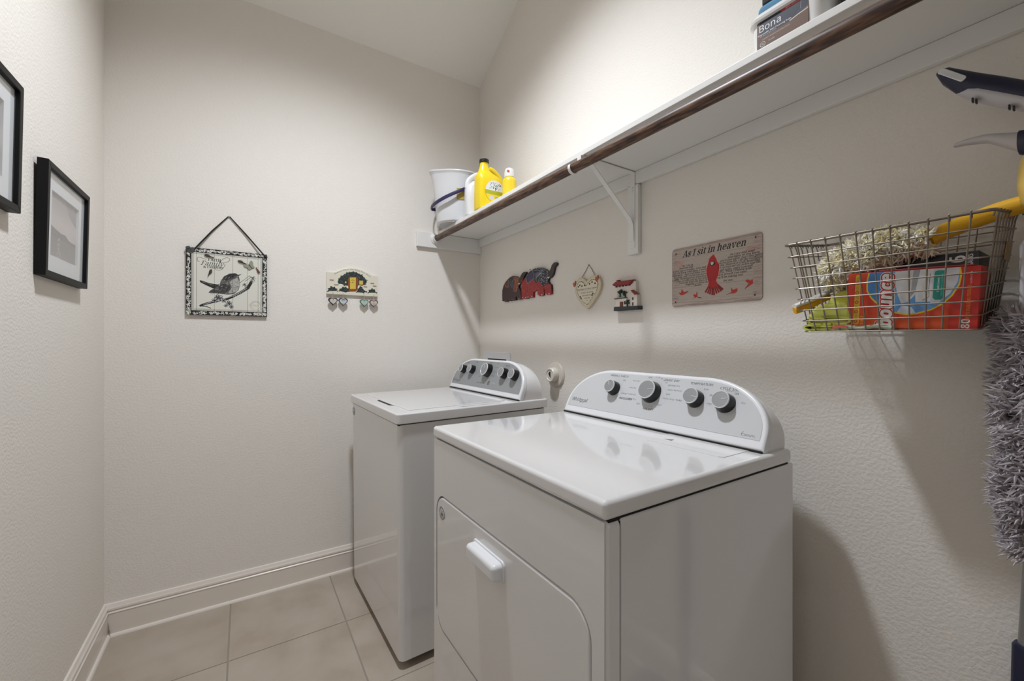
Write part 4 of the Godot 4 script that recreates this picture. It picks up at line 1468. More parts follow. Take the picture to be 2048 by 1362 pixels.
func heart_plaque() -> void:
	var t := thing("heart_plaque", "cream heart-shaped plaque with floral border hung by a thin cord", "wall plaque", Vector3(W, 1.353, 1.0))
	var o := pts([0.9987, 1.3532, 0.9643, 1.3747, 0.9344, 1.4057, 0.9191, 1.4369, 0.9191, 1.4593, 0.9289, 1.4805, 0.9481, 1.4929, 0.9724, 1.4916, 0.9883, 1.4823, 0.9948, 1.4743, 1.0013, 1.4789, 1.0168, 1.4894, 1.0421, 1.4923, 1.0643, 1.4849, 1.0789, 1.4709, 1.0837, 1.4513, 1.0789, 1.4311, 1.0643, 1.4064, 1.0396, 1.3823, 1.0168, 1.361])
	for i in o.size():
		o[i] -= Vector2(1.0, 1.353)
	var b := Builder.new()
	b.x = Transform3D(Basis(Vector3(0, 0, 1), Vector3(0, 1, 0), Vector3(-1, 0, 0)), Vector3.ZERO)
	b.prism(o, 0, 0.014, 0.003)
	put("body", b, mat(Color8(214, 200, 172), 0.5), t, 45.0)
	var p := Print.new(560, 480, Color8(228, 218, 196))
	var inn := b.inset(o, -0.001)
	if Geometry2D.is_polygon_clockwise(o):
		o.reverse()
	inn = b.inset(o, 0.011)
	var lo := inn[0]
	var hi := inn[0]
	for q in inn:
		lo = lo.min(q); hi = hi.max(q)
	var rng := RandomNumberGenerator.new()
	rng.seed = 8
	var n := inn.size()
	var band := b.inset(inn, 0.005)
	for i in n:
		for k in 9:
			var c := band[i].lerp(band[(i + 1) % n], k / 9.0)
			var q := Vector2((c.x - lo.x) / (hi.x - lo.x) * 560, (hi.y - c.y) / (hi.y - lo.y) * 480)
			p.oval(q.x + rng.randf_range(-6, 6), q.y + rng.randf_range(-6, 6), 6, 6, [Color8(72, 64, 50), Color8(110, 96, 74), Color8(48, 44, 36)][k % 3])
	for q in [[60, 110], [96, 86], [150, 108], [215, 100], [340, 90], [400, 66], [470, 96], [105, 300], [130, 330], [420, 270], [400, 300]]:
		p.oval(q[0], q[1], 15, 17, Color8(34, 32, 28)); p.oval(q[0] + 12, q[1] - 8, 7, 6, Color8(80, 84, 62))
	p.text("Marriage Is Like a Garden", 280, 168, 34, Color8(52, 42, 34), "serif-bold", 0.2, 1.12)
	p.line([70, 195, 500, 195], 3, Color8(120, 104, 80))
	p.text("It takes a lot of love", 280, 235, 30, Color8(52, 42, 34), "serif-bold", 0.2)
	p.text("and a little work", 280, 285, 30, Color8(52, 42, 34), "serif-bold", 0.2)
	p.text("every day", 280, 335, 30, Color8(52, 42, 34), "serif-bold", 0.2)
	p.oval(280, 380, 8, 8, Color8(60, 50, 40))
	b = Builder.new()
	b.x = Transform3D(Basis(Vector3(0, 0, 1), Vector3(0, 1, 0), Vector3(-1, 0, 0)), Vector3.ZERO)
	b.prism(inn, 0.0135, 0.0148)
	put("painted_face", b, printed(p, 0.5), t)
	for q in [[-0.078, 0.117], [0.063, 0.125]]:
		b = Builder.new()
		b.x = Transform3D(Basis(Vector3(0, 0, 1), Vector3(0, 1, 0), Vector3(-1, 0, 0)), Vector3(0, q[1], q[0]))
		b.prism(smooth2(PackedVector2Array([Vector2(-0.007, -0.012), Vector2(0.004, -0.008), Vector2(0.008, 0.002), Vector2(0.004, 0.014), Vector2(-0.004, 0.004), Vector2(-0.011, 0.006)]), 3), 0.012, 0.0175, 0.002)
		put("terracotta_bird", b, mat(Color8(178, 96, 58), 0.6), t)
	b = Builder.new()
	b.tube(v3([-0.006, 0.1425, -0.0412, -0.003, 0.168, -0.02, -0.002, 0.1933, -0.0015, -0.003, 0.168, 0.02, -0.006, 0.1429, 0.0381]), 0.0013, 6)
	put("cord", b, mat(Color8(124, 106, 84), 0.9), t, 60.0)
	b = Builder.new()
	b.x = Transform3D(Basis(Vector3(0, 0, 1), Vector3(-1, 0, 0), Vector3(0, -1, 0)), Vector3(0, 0.192, -0.0015))
	b.lathe([Vector2(0, 0), Vector2(0.002, 0), Vector2(0.002, 0.005), Vector2(0, 0.006)], 10)
	put("nail", b, mats.steel, t)

func house_plaque() -> void:
	var t := thing("house_plaque", "small white ceramic house with red tile roofs mounted on the wall", "wall plaque", Vector3(W, 1.331, 1.22))
	var B := Transform3D(Basis(Vector3(0, 0, 1), Vector3(0, 1, 0), Vector3(-1, 0, 0)), Vector3(0, -1.331, -1.22))
	var wh := mat(Color8(222, 214, 204), 0.4)
	var redm := mat(Color8(142, 40, 34), 0.4)
	var dk := mat(Color8(44, 46, 48), 0.5)
	var piece := func(called: String, o: Array, z0: float, z1: float, m: Material, bev: float, parent: Node3D) -> MeshInstance3D:
		var b := Builder.new()
		b.x = B
		b.prism(pts(o), z0, z1, bev)
		return put(called, b, m, parent)
	piece.call("plinth", [1.1645, 1.3335, 1.1660, 1.3500, 1.2880, 1.3460, 1.2880, 1.3325], 0.0, 0.026, dk, 0.003, t)
	var w: MeshInstance3D = piece.call("main_wall", [1.1714, 1.347, 1.1714, 1.4330, 1.2496, 1.4330, 1.2600, 1.4440, 1.2690, 1.4420, 1.2690, 1.345], 0.0, 0.016, wh, 0.001, t)
	piece.call("main_roof", [1.1547, 1.4384, 1.1736, 1.4490, 1.2638, 1.4472, 1.2435, 1.4290, 1.1647, 1.4328], 0.006, 0.028, redm, 0.006, t)
	piece.call("chimney", [1.1720, 1.4450, 1.1720, 1.4560, 1.1845, 1.4560, 1.1845, 1.4450], 0.006, 0.018, redm, 0.002, t)
	for i in 5:
		piece.call("rafter", [1.1700 + i * 0.0165, 1.4270, 1.1700 + i * 0.0165, 1.4330, 1.1775 + i * 0.0165, 1.4330, 1.1775 + i * 0.0165, 1.4270], 0.015, 0.021, mat(Color8(96, 36, 28), 0.5), 0.001, t)
	piece.call("annex_wall", [1.2507, 1.3466, 1.2507, 1.4010, 1.2600, 1.4010, 1.2790, 1.3890, 1.2796, 1.3453], 0.0, 0.021, wh, 0.001, t)
	piece.call("annex_roof", [1.2496, 1.4069, 1.2597, 1.4085, 1.2850, 1.3905, 1.2690, 1.3885], 0.012, 0.027, redm, 0.004, t)
	piece.call("lower_front", [1.1700, 1.3475, 1.1700, 1.3800, 1.2280, 1.3800, 1.2280, 1.3465], 0.012, 0.0205, wh, 0.001, t)
	piece.call("ledge", [1.1647, 1.3805, 1.1647, 1.3835, 1.2280, 1.3835, 1.2280, 1.3805], 0.012, 0.023, mat(Color8(92, 76, 64), 0.5), 0.0008, t)
	piece.call("door", [1.1942, 1.3678, 1.2110, 1.3672, 1.2110, 1.3485, 1.1942, 1.3489], 0.02, 0.0222, mat(Color8(104, 54, 32), 0.5), 0.0006, w)
	piece.call("window", [1.2150, 1.3690, 1.2225, 1.3690, 1.2225, 1.3560, 1.2150, 1.3560], 0.02, 0.0216, mat(Color8(60, 44, 30), 0.5), 0.0005, w)
	piece.call("window", [1.2560, 1.3800, 1.2625, 1.3800, 1.2625, 1.3700, 1.2560, 1.3700], 0.0205, 0.0222, mat(Color8(54, 46, 38), 0.5), 0.0005, w)
	piece.call("window", [1.2560, 1.3610, 1.2625, 1.3610, 1.2625, 1.3490, 1.2560, 1.3490], 0.0205, 0.0222, mat(Color8(70, 50, 36), 0.5), 0.0005, w)
	var arc := []
	for i in 11:
		var a := PI * i / 10
		arc.append_array([1.194 + cos(a) * 0.0165, 1.400 + sin(a) * 0.0165])
	arc.append_array([1.1775, 1.386, 1.2105, 1.386])
	piece.call("arched_window", arc, 0.0155, 0.0165, mat(Color8(176, 186, 180), 0.4), 0.0004, w)
	var rng := RandomNumberGenerator.new()
	rng.seed = 6
	for q in [[1.1935, 1.4045, 0.0085], [1.2200, 1.3985, 0.008], [1.2300, 1.3640, 0.0075]]:
		var b := Builder.new()
		b.x = B
		for i in 9:
			var c := Vector2(q[0] + rng.randf_range(-1, 1) * q[2], q[1] + rng.randf_range(-0.8, 1) * q[2])
			b.prism(Builder.circle(q[2] * 0.42, q[2] * 0.4, 9, c), 0.015, 0.0225 + rng.randf() * 0.003, 0.0015)
		b.prism(PackedVector2Array([Vector2(q[0] - 0.001, q[1] - 0.018), Vector2(q[0] + 0.001, q[1] - 0.018), Vector2(q[0] + 0.001, q[1]), Vector2(q[0] - 0.001, q[1])]), 0.015, 0.022)
		put("painted_tree", b, mat(Color8(38, 54, 38), 0.5), t, 40.0, "dark green little tree in relief")

func cardinal_sign() -> void:
	var t := thing("cardinal_sign", "rectangular wood-grain metal sign with a red cardinal and a printed verse", "wall sign", Vector3(W, 1.3315, 1.57))
	var p := Print.new(1000, 676, Color8(190, 176, 165))
	var rng := RandomNumberGenerator.new()
	rng.seed = 12
	for i in 620:  # printed wood grain
		var y := rng.randf_range(0, 676)
		var x := rng.randf_range(-200, 950)
		var k := rng.randf_range(-12, 10)
		var edge := 1.0 - smoothstep(0.0, 190.0, minf(minf(x + 130, 1000 - x - 130), minf(y, 676 - y) * 1.6))
		p.rect(x, y, rng.randf_range(120, 420), rng.randf_range(1, 5), Color8(190, 176, 165).darkened(0.0 if k > 0 else -k * 0.006).lightened(maxf(0, k) * 0.008).lerp(Color8(140, 112, 104), edge * 0.35))
	for i in 130:
		var s := i % 2
		p.rect(rng.randf_range(0, 40) if s else rng.randf_range(900, 960), rng.randf_range(0, 676), rng.randf_range(20, 90), rng.randf_range(1, 4), Color8(142, 114, 108))
	for i in 70:
		p.rect(rng.randf_range(0, 900), [rng.randf_range(0, 24), rng.randf_range(650, 672)][i % 2], rng.randf_range(60, 240), 2, Color8(148, 122, 114))
	for y in [124, 457, 634]:
		p.line([0, y - 8, 400, y + 2, 1000, y + 10], 2.5, Color8(132, 118, 110))
	var ink := Color8(26, 22, 22)
	p.text("As I sit in heaven", 500, 78, 100, ink, "serif-bold", 0.34, 0.82)
	p.line([176, 92, 200, 96, 240, 84, 275, 48], 5, ink, 2)
	var redc := Color8(178, 34, 34)
	# feather sketches in the corners
	var pale := Color8(186, 120, 112)
	for i in 5:
		p.line([60 + i * 26, 170 + i * 4, 30 + i * 30, 130 + i * 8, 110 + i * 14, 190], 3, pale)
		p.line([12, 190 + i * 22, 70, 180 + i * 14, 150, 200], 2.5, pale)
		p.line([830 + i * 20, 170, 880 + i * 22, 120 + i * 10, 860 + i * 14, 150], 3, pale)
		p.line([850 + i * 6, 160 + i * 6, 930, 140 + i * 8, 985, 128 + i * 10], 2.5, pale)
	var left := ["As I sit in", "Heaven and", "watch you everyday. I try and", "let you know with signs, I never", "went away. I hear you when you're", "laughing, and I watch you as you", "sleep. I even place my arms around", "you, to calm you as you weep.", "I see you wish the days away,", "begging to have me", "home."]
	var lc := [[205, 212], [185, 236], [218, 262], [230, 286], [226, 310], [232, 334], [246, 358], [262, 381], [290, 404], [318, 428], [334, 450]]
	for i in 11:
		p.text(left[i], lc[i][0], lc[i][1], 29, ink, "serif-bold", 0.3, [1.0, 1.0, 0.95, 0.9, 0.86, 0.86, 0.82, 0.9, 0.9, 1.0, 1.0][i])
	var right := ["So I try and send", "you signs, so you know", "you're not alone. Don't feel guilty", "that you have life. Life that was denied", "to me. Heaven is truly beautiful,", "just you wait and see! So live your life,", "laugh again, enjoy yourself,", "be free. Then I'll know with", "each breath you take,", "you'll be taking one", "for me."]
	var rc := [[810, 176], [822, 200], [792, 226], [780, 249], [768, 273], [768, 297], [734, 322], [716, 346], [704, 372], [676, 400], [668, 440]]
	for i in 11:
		p.text(right[i], rc[i][0], rc[i][1], 29, ink, "serif-bold", 0.3, [1.0, 0.95, 0.86, 0.8, 0.92, 0.78, 0.92, 0.92, 1.0, 1.0, 1.0][i])
	# cardinal
	var body := [511, 139, 523, 165, 540, 195, 548, 224, 572, 259, 572, 295, 568, 322, 561, 372, 541, 413, 534, 452, 549, 478, 502, 484, 454, 446, 446, 409, 433, 353, 427, 298, 442, 245, 453, 214, 454, 198, 467, 172, 491, 152]
	var tails := [415, 543, 443, 556, 467, 568, 494, 580, 517, 583, 544, 568, 570, 558, 596, 547, 612, 533]
	p.line(body + body.slice(0, 2), 10, Color8(226, 160, 146))
	for i in range(0, tails.size(), 2):
		p.line([470 + i * 4, 452, tails[i], tails[i + 1]], 24, Color8(220, 140, 128))
	for i in range(0, tails.size(), 2):
		p.line([470 + i * 4, 452, tails[i], tails[i + 1]], 11, Color8(130, 22, 24), 20)
	p.poly([454, 440, 545, 440, 556, 490, 500, 500, 446, 480], redc)
	p.poly(body, redc)
	p.poly([467, 228, 483, 219, 508, 218, 532, 238, 524, 252, 496, 264, 471, 253], g8(22))
	p.poly([473, 229, 487, 218, 508, 223, 510, 238, 494, 256, 483, 252], Color8(198, 206, 200))
	p.poly([510, 218, 520, 206, 517, 222], g8(22))
	for x in [476, 516]:
		p.line([x, 398, x - 3, 420], 7, Color8(110, 18, 20))
	p.line([447, 250, 438, 300, 446, 360, 458, 410], 4, Color8(140, 24, 26))
	p.line([564, 260, 566, 300, 556, 370], 4, Color8(140, 24, 26))
	var fly := Color8(190, 52, 46)
	for q in [[90, 510, 119, 519, 129, 468, 148, 500, 165, 517, 214, 505, 193, 524, 152, 543, 132, 547, 111, 541], [270, 557, 290, 547, 305, 560, 315, 520, 325, 543, 321, 580, 371, 599, 352, 601, 317, 583, 254, 603, 290, 585], [648, 588, 698, 570, 695, 515, 717, 546, 763, 532, 760, 569, 729, 585, 686, 581], [835, 551, 873, 500, 837, 471, 858, 455, 890, 471, 913, 461, 914, 504, 891, 517]]:
		p.poly(q, fly)
	p.line([165, 517, 214, 505], 5, Color8(70, 40, 38)); p.line([325, 586, 371, 599], 9, Color8(120, 30, 34)); p.line([648, 590, 700, 573], 5, Color8(80, 40, 40)); p.line([835, 551, 873, 505], 6, Color8(110, 40, 40))
	for q in [[56, 56], [939, 49], [49, 620], [932, 619]]:
		p.oval(q[0], q[1], 9, 9, g8(30))
	var b := Builder.new()
	b.x = Transform3D(Basis(Vector3(0, 0, 1), Vector3(0, 1, 0), Vector3(-1, 0, 0)), Vector3(0, 0, 0))
	b.prism(rounded(0.303, 0.2, 0.012, Vector2(0, 0.1), 6), 0.0, 0.0035, 0.0006, 0, 1)
	put("panel", b, printed(p, 0.5), t)

# ---------------------------------------------------------------- things on the shelf
func shelf_items() -> void:
	var top := 1.8752
	# bucket with a pouring lip and a purple bail
	var t := thing("mop_bucket", "white plastic bucket with pouring lip and purple handle, at the shelf's far end", "bucket", Vector3(1.522, top, 0.15), 0.0)
	var b := Builder.new()
	var seg := 48
	var prof := [[0.104, 0.0], [0.113, 0.004], [0.118, 0.012], [0.127, 0.1], [0.133, 0.2], [0.137, 0.262], [0.144, 0.268], [0.146, 0.274], [0.144, 0.279], [0.138, 0.28], [0.134, 0.276], [0.129, 0.2], [0.123, 0.1], [0.114, 0.014], [0.104, 0.006]]
	var rings := []
	for q in prof:
		var r := PackedVector3Array()
		for k in seg:
			var a := TAU * k / seg
			var rise := smoothstep(0.15, 0.28, q[1])
			var lip := exp(-pow(angle_difference(a, PI * 1.02) / 0.28, 2.0)) * rise
			var sq := 1.0 + 0.035 * cos(4 * a)
			r.append(Vector3(cos(a) * (q[0] * sq + lip * 0.02), q[1] + rise * (0.006 * cos(2 * a) + lip * 0.006), sin(a) * q[0] * sq * 0.98))
		rings.append([r, q[1]])
	b.begin()
	b.skin(rings, true)
	b.close()
	var c0 := Builder.new()
	c0.lathe([Vector2(0, 0.0), Vector2(0.106, 0.0), Vector2(0.106, 0.006), Vector2(0, 0.006)], 48)
	var bm := mat(Color8(224, 224, 226), 0.35)
	bm.backlight_enabled = true
	bm.backlight = Color(0.25, 0.25, 0.26)
	var body := put("pail", b, bm, t, 50.0)
	body.mesh = joined(body.mesh, c0.done())
	b = Builder.new()
	var path := PackedVector3Array()
	for i in 33:
		var f := i / 32.0
		var a := deg_to_rad(lerpf(60.0, 270.0, f))
		path.append(Vector3(cos(a) * 0.151, 0.17 - 0.062 * cos(a - deg_to_rad(195.0)) - 0.012 * sin(PI * f), sin(a) * 0.148))
	b.sweep(path, pts([-0.003, -0.0085, 0.003, -0.0085, 0.0042, 0, 0.003, 0.0085, -0.003, 0.0085, -0.0042, 0]), Vector3.UP)
	put("bail", b, mat(Color8(44, 34, 78), 0.4), t, 50.0, "dark purple carrying handle")
	b = Builder.new()
	var lab := []
	for q in [0.115, 0.175]:
		for s in [0.0, 0.0012]:
			pass
	for i in 7:
		var a := deg_to_rad(96.0 + 3.6 * i)
		var ring := PackedVector3Array()
		for s in [[0.115, 0.0], [0.175, 0.0], [0.175, 0.0025], [0.115, 0.0025]]:
			var rr: float = (0.1275 + (s[0] - 0.1) * 0.06) * (1.0 + 0.035 * cos(4 * a)) + 0.0006 + s[1]
			ring.append(Vector3(cos(a) * rr, s[0], sin(a) * rr * 0.98))
		lab.append(ring)
	b.loft(lab)
	put("sticker", b, mat(Color8(186, 160, 74), 0.5), t, 40.0, "gold sticker with dark edge")
	# white jug
	jug("detergent_jug", "white plastic jug with dark cap between the bucket and yellow bottle", Vector3(1.548, top, 0.362), Color8(228, 228, 230), Color8(36, 26, 44), 0.27, -12.0, false)
	jug("bleach_bottle", "tall bright yellow bottle with black cap and round printed label", Vector3(1.545, top, 0.48), Color8(238, 208, 34), Color8(18, 18, 20), 0.256, 0.0, true)
	# yellow bottle with a white push cap
	t = thing("spray_bottle", "short yellow bottle with white cap and red button, at the wall", "bottle", Vector3(1.607, top, 0.572))
	t.scale = Vector3.ONE * 0.9
	b = Builder.new()
	b.lathe([Vector2(0, 0), Vector2(0.036, 0), Vector2(0.04, 0.006), Vector2(0.04, 0.15), Vector2(0.037, 0.166), Vector2(0.026, 0.178), Vector2(0.022, 0.182), Vector2(0, 0.182)], 32)
	put("body", b, mat(Color8(236, 206, 50), 0.3), t, 40.0)
	b = Builder.new()
	b.lathe([Vector2(0, 0.178), Vector2(0.029, 0.178), Vector2(0.029, 0.205), Vector2(0.024, 0.224), Vector2(0.014, 0.23), Vector2(0, 0.23)], 32)
	put("cap", b, mats.white, t, 40.0)
	b = Builder.new()
	b.x = Transform3D(Basis(Vector3(0, 0.97, 0.25).cross(Vector3(-0.7, 0.1, 0.7)).normalized(), Vector3(-0.7, 0.1, 0.7).normalized(), Vector3(0, 1, 0)), Vector3(-0.019, 0.205, 0.019))
	b.lathe([Vector2(0, -0.004), Vector2(0.008, -0.004), Vector2(0.0075, 0.003), Vector2(0, 0.004)], 20)
	put("button", b, mat(Color8(190, 70, 66), 0.4), t, 40.0, "red button")
	# wipes tub
	t = thing("wipes_tub", "white plastic tub with brown printed floor-care label at the shelf's front edge", "tub", Vector3(1.58, top, 1.9))
	b = Builder.new()
	var X := Basis(Vector3(0, 0, 1), Vector3(1, 0, 0), Vector3(0, 1, 0))
	var tr := []
	for q in [[0.0, -0.006], [0.004, 0.0], [0.07, 0.003], [0.072, 0.008], [0.078, 0.009], [0.08, 0.007]]:
		var r := PackedVector3Array()
		for v in rounded(0.15 + 2 * q[1], 0.19 + 2 * q[1], 0.025, Vector2.ZERO, 6):
			r.append(Vector3(v.y, q[0], v.x))
		tr.append(r)
	b.loft(tr)
	put("body", b, mats.white, t, 40.0)
	b = Builder.new()
	tr = []
	for q in [[0.0805, 0.005], [0.0865, 0.005], [0.0885, 0.003], [0.0895, 0.0]]:
		var r := PackedVector3Array()
		for v in rounded(0.15 + 2 * q[1], 0.19 + 2 * q[1], 0.026, Vector2.ZERO, 6):
			r.append(Vector3(v.y, q[0], v.x))
		tr.append(r)
	b.loft(tr)
	put("lid", b, mats.white, t, 40.0)
	var p := Print.new(640, 420, Color8(96, 68, 54))
	for i in 40:
		p.rect(0, i * 11, 640, 3, Color8(104 + (i * 7) % 22, 74 + (i * 5) % 16, 58))
	p.poly([40, 0, 640, 0, 640, 150, 420, 235, 60, 235, 40, 200], Color8(34, 34, 52))
	p.poly([300, 0, 640, 0, 640, 40, 330, 40], Color8(168, 44, 50))
	p.text("WITH 4 INDOOR USE", 480, 20, 24, g8(226))
	p.text("Bona", 170, 110, 130, g8(235), "sans")
	p.text("Disposable Wet Cleaning Pads", 225, 195, 30, g8(225), "sans-bold")
	p.text("for Hard-Surface Floors", 150, 222, 20, g8(215))
	p.line([420, 228, 520, 205, 600, 196, 640, 186], 14, Color8(214, 204, 190))
	p.line([560, 0, 548, 150], 6, Color8(130, 128, 140))
	p.poly([520, 150, 600, 135, 610, 170, 505, 190], Color8(46, 46, 66))
	p.text("CLEANS & REVIVES NATURAL SHINE", 245, 275, 22, Color8(226, 200, 170))
	p.ring(76, 340, 34, 5, g8(226)); p.text("N", 76, 340, 40, g8(226))
	p.text("12 pads", 190, 330, 24, g8(220))
	b = Builder.new()
	b.x = Transform3D(Basis(Vector3(0, 0, 1), Vector3(0, 1, 0), Vector3(-1, 0, 0)), Vector3(-0.0965, 0.0365, -0.008))
	b.prism(rounded(0.104, 0.066, 0.004), -0.003, 0.0015)
	put("label", b, printed(p, 0.4), t)
	# folded blue cloth on the tub
	t = thing("blue_cloth_pack", "blue and black pack lying on top of the white labelled tub", "pack", Vector3(1.6, 1.9649, 1.9))
	b = Builder.new()
	b.box(Vector3(0, 0.02, 0), Vector3(0.185, 0.04, 0.15), 0.014, 4)
	put("blue_layer", b, mat(Color8(64, 122, 158), 0.7), t, 60.0)
	b = Builder.new()
	b.box(Vector3(0.004, 0.055, 0.004), Vector3(0.175, 0.032, 0.145), 0.008, 3)
	put("black_layer", b, mat(Color8(34, 36, 38), 0.8), t, 60.0)
	# dark pouch and white bottle further along
	t = thing("dark_pouch", "dark pouch standing behind the tub near the top of the photo", "pouch", Vector3(1.6, top, 2.02))
	b = Builder.new()
	b.box(Vector3(0, 0.075, 0), Vector3(0.16, 0.15, 0.05), 0.012, 3)
	put("body", b, mat(Color8(30, 30, 34), 0.6), t, 60.0)
	t = thing("white_bottle", "white rounded bottle with blue shoulder by the tub, cut off above", "bottle", Vector3(1.55, top, 2.115))
	b = Builder.new()
	b.lathe([Vector2(0, 0), Vector2(0.05, 0), Vector2(0.056, 0.008), Vector2(0.058, 0.1), Vector2(0.05, 0.14), Vector2(0.03, 0.165), Vector2(0.016, 0.172), Vector2(0.016, 0.185), Vector2(0, 0.185)], 36)
	put("body", b, mats.white, t, 40.0)
	b = Builder.new()
	b.lathe([Vector2(0, 0.183), Vector2(0.018, 0.183), Vector2(0.018, 0.205), Vector2(0, 0.208)], 24)
	put("cap", b, mat(Color8(60, 84, 150), 0.4), t, 40.0, "blue cap")

# a jug seen from its broad side: local x along the broad side, y up, z the thin side; neck at the left, loop handle at the right
func jug(called: String, label: String, at: Vector3, col: Color, capc: Color, h: float, turn: float, tall: bool) -> void:
	var t := thing(called, label, "jug", at, turn)
	var m := mat(col, 0.3)
	var w := 0.078
	var d := 0.048
	var b := Builder.new()
	var rings := []
	var nx := -0.032 if tall else 0.034
	var spec := [[0.0, 0.92, 0.9], [0.006, 1.0, 1.0], [0.09, 1.0, 1.0], [0.15, 0.98, 0.98], [0.178, 0.8, 0.86], [0.195, 0.55, 0.66], [0.21, 0.38, 0.48], [0.235, 0.28, 0.4], [0.255, 0.26, 0.38]]
	for i in spec.size():
		var s: Array = spec[i]
		var f := clampf((s[0] - 0.15) / 0.06, 0, 1)
		var r := PackedVector3Array()
		for k in 32:
			var a := TAU * k / 32
			var ex := 0.55 if f < 0.5 else 0.9
			var cx: float = signf(cos(a)) * pow(absf(cos(a)), ex) * w * s[1]
			var cz: float = signf(sin(a)) * pow(absf(sin(a)), ex) * d * s[2]
			r.append(Vector3(cx + nx * f, s[0] * h / 0.262, cz))
		rings.append(r)
	b.loft(rings)
	put("body", b, m, t, 50.0)
	b = Builder.new()
	b.x = Transform3D(Basis.IDENTITY, Vector3(nx, h * 0.955, 0))
	b.lathe([Vector2(0, 0), Vector2(0.0235, 0), Vector2(0.0245, 0.003), Vector2(0.0245, h * 0.06), Vector2(0.022, h * 0.068), Vector2(0, h * 0.07)], 28)
	put("cap", b, mat(capc, 0.4), t, 40.0)
	# loop handle from the neck down to the far shoulder
	b = Builder.new()
	var sg := -signf(nx)
	b.sweep(smooth(v3([nx + sg * 0.012, h * 0.83, 0, nx + sg * 0.038, h * 0.86, 0, nx + sg * 0.07, h * 0.8, 0, nx + sg * 0.095, h * 0.7, 0, nx + sg * 0.1, h * 0.56, 0]), 5), Builder.circle(0.014, 0.0115, 12), Vector3.FORWARD)
	put("handle", b, m, t, 60.0)
	if tall:
		var p := Print.new(320, 320, Color8(238, 210, 44))
		p.oval(160, 160, 156, 156, Color8(224, 228, 232))
		p.rect(0, 150, 320, 56, Color8(170, 176, 44))
		p.rect(0, 206, 320, 114, Color8(236, 208, 50))
		var rng := RandomNumberGenerator.new()
		rng.seed = 5
		for i in 40:
			p.oval(rng.randf_range(60, 260), rng.randf_range(30, 140), rng.randf_range(4, 10), rng.randf_range(3, 9), [Color8(90, 96, 150), Color8(60, 60, 70), Color8(150, 170, 210)][i % 3])
		p.rect(70, 226, 60, 50, Color8(206, 210, 214)); p.rect(150, 228, 90, 40, Color8(190, 196, 206))
		for i in 4:
			p.rect(156, 232 + i * 9, 78, 3, Color8(80, 90, 120))
		b = Builder.new()
		b.x = Transform3D(Basis.IDENTITY, Vector3(0.006, h * 0.36, d - 0.0012))
		b.prism(Builder.circle(0.058, 0.058, 36), 0, 0.0024)
		put("label", b, printed(p, 0.35), t, 40.0, "round printed label")

# ---------------------------------------------------------------- wire basket
func rim_at(u: float) -> Vector3:  # corners: front far, front near, back near, back far
	var q := [Vector3(1.517, 1.4285, 1.882), Vector3(1.521, 1.4285, 2.198), Vector3(1.736, 1.456, 2.198), Vector3(1.736, 1.4566, 1.882)]
	var i := int(floor(u)) % 4
	return q[i].lerp(q[(i + 1) % 4], u - floor(u))

func foot_at(u: float) -> Vector3:
	var q := [Vector3(1.55, 1.233, 1.909), Vector3(1.552, 1.2315, 2.174), Vector3(1.733, 1.2555, 2.172), Vector3(1.733, 1.256, 1.905)]
	var i := int(floor(u)) % 4
	return q[i].lerp(q[(i + 1) % 4], u - floor(u))

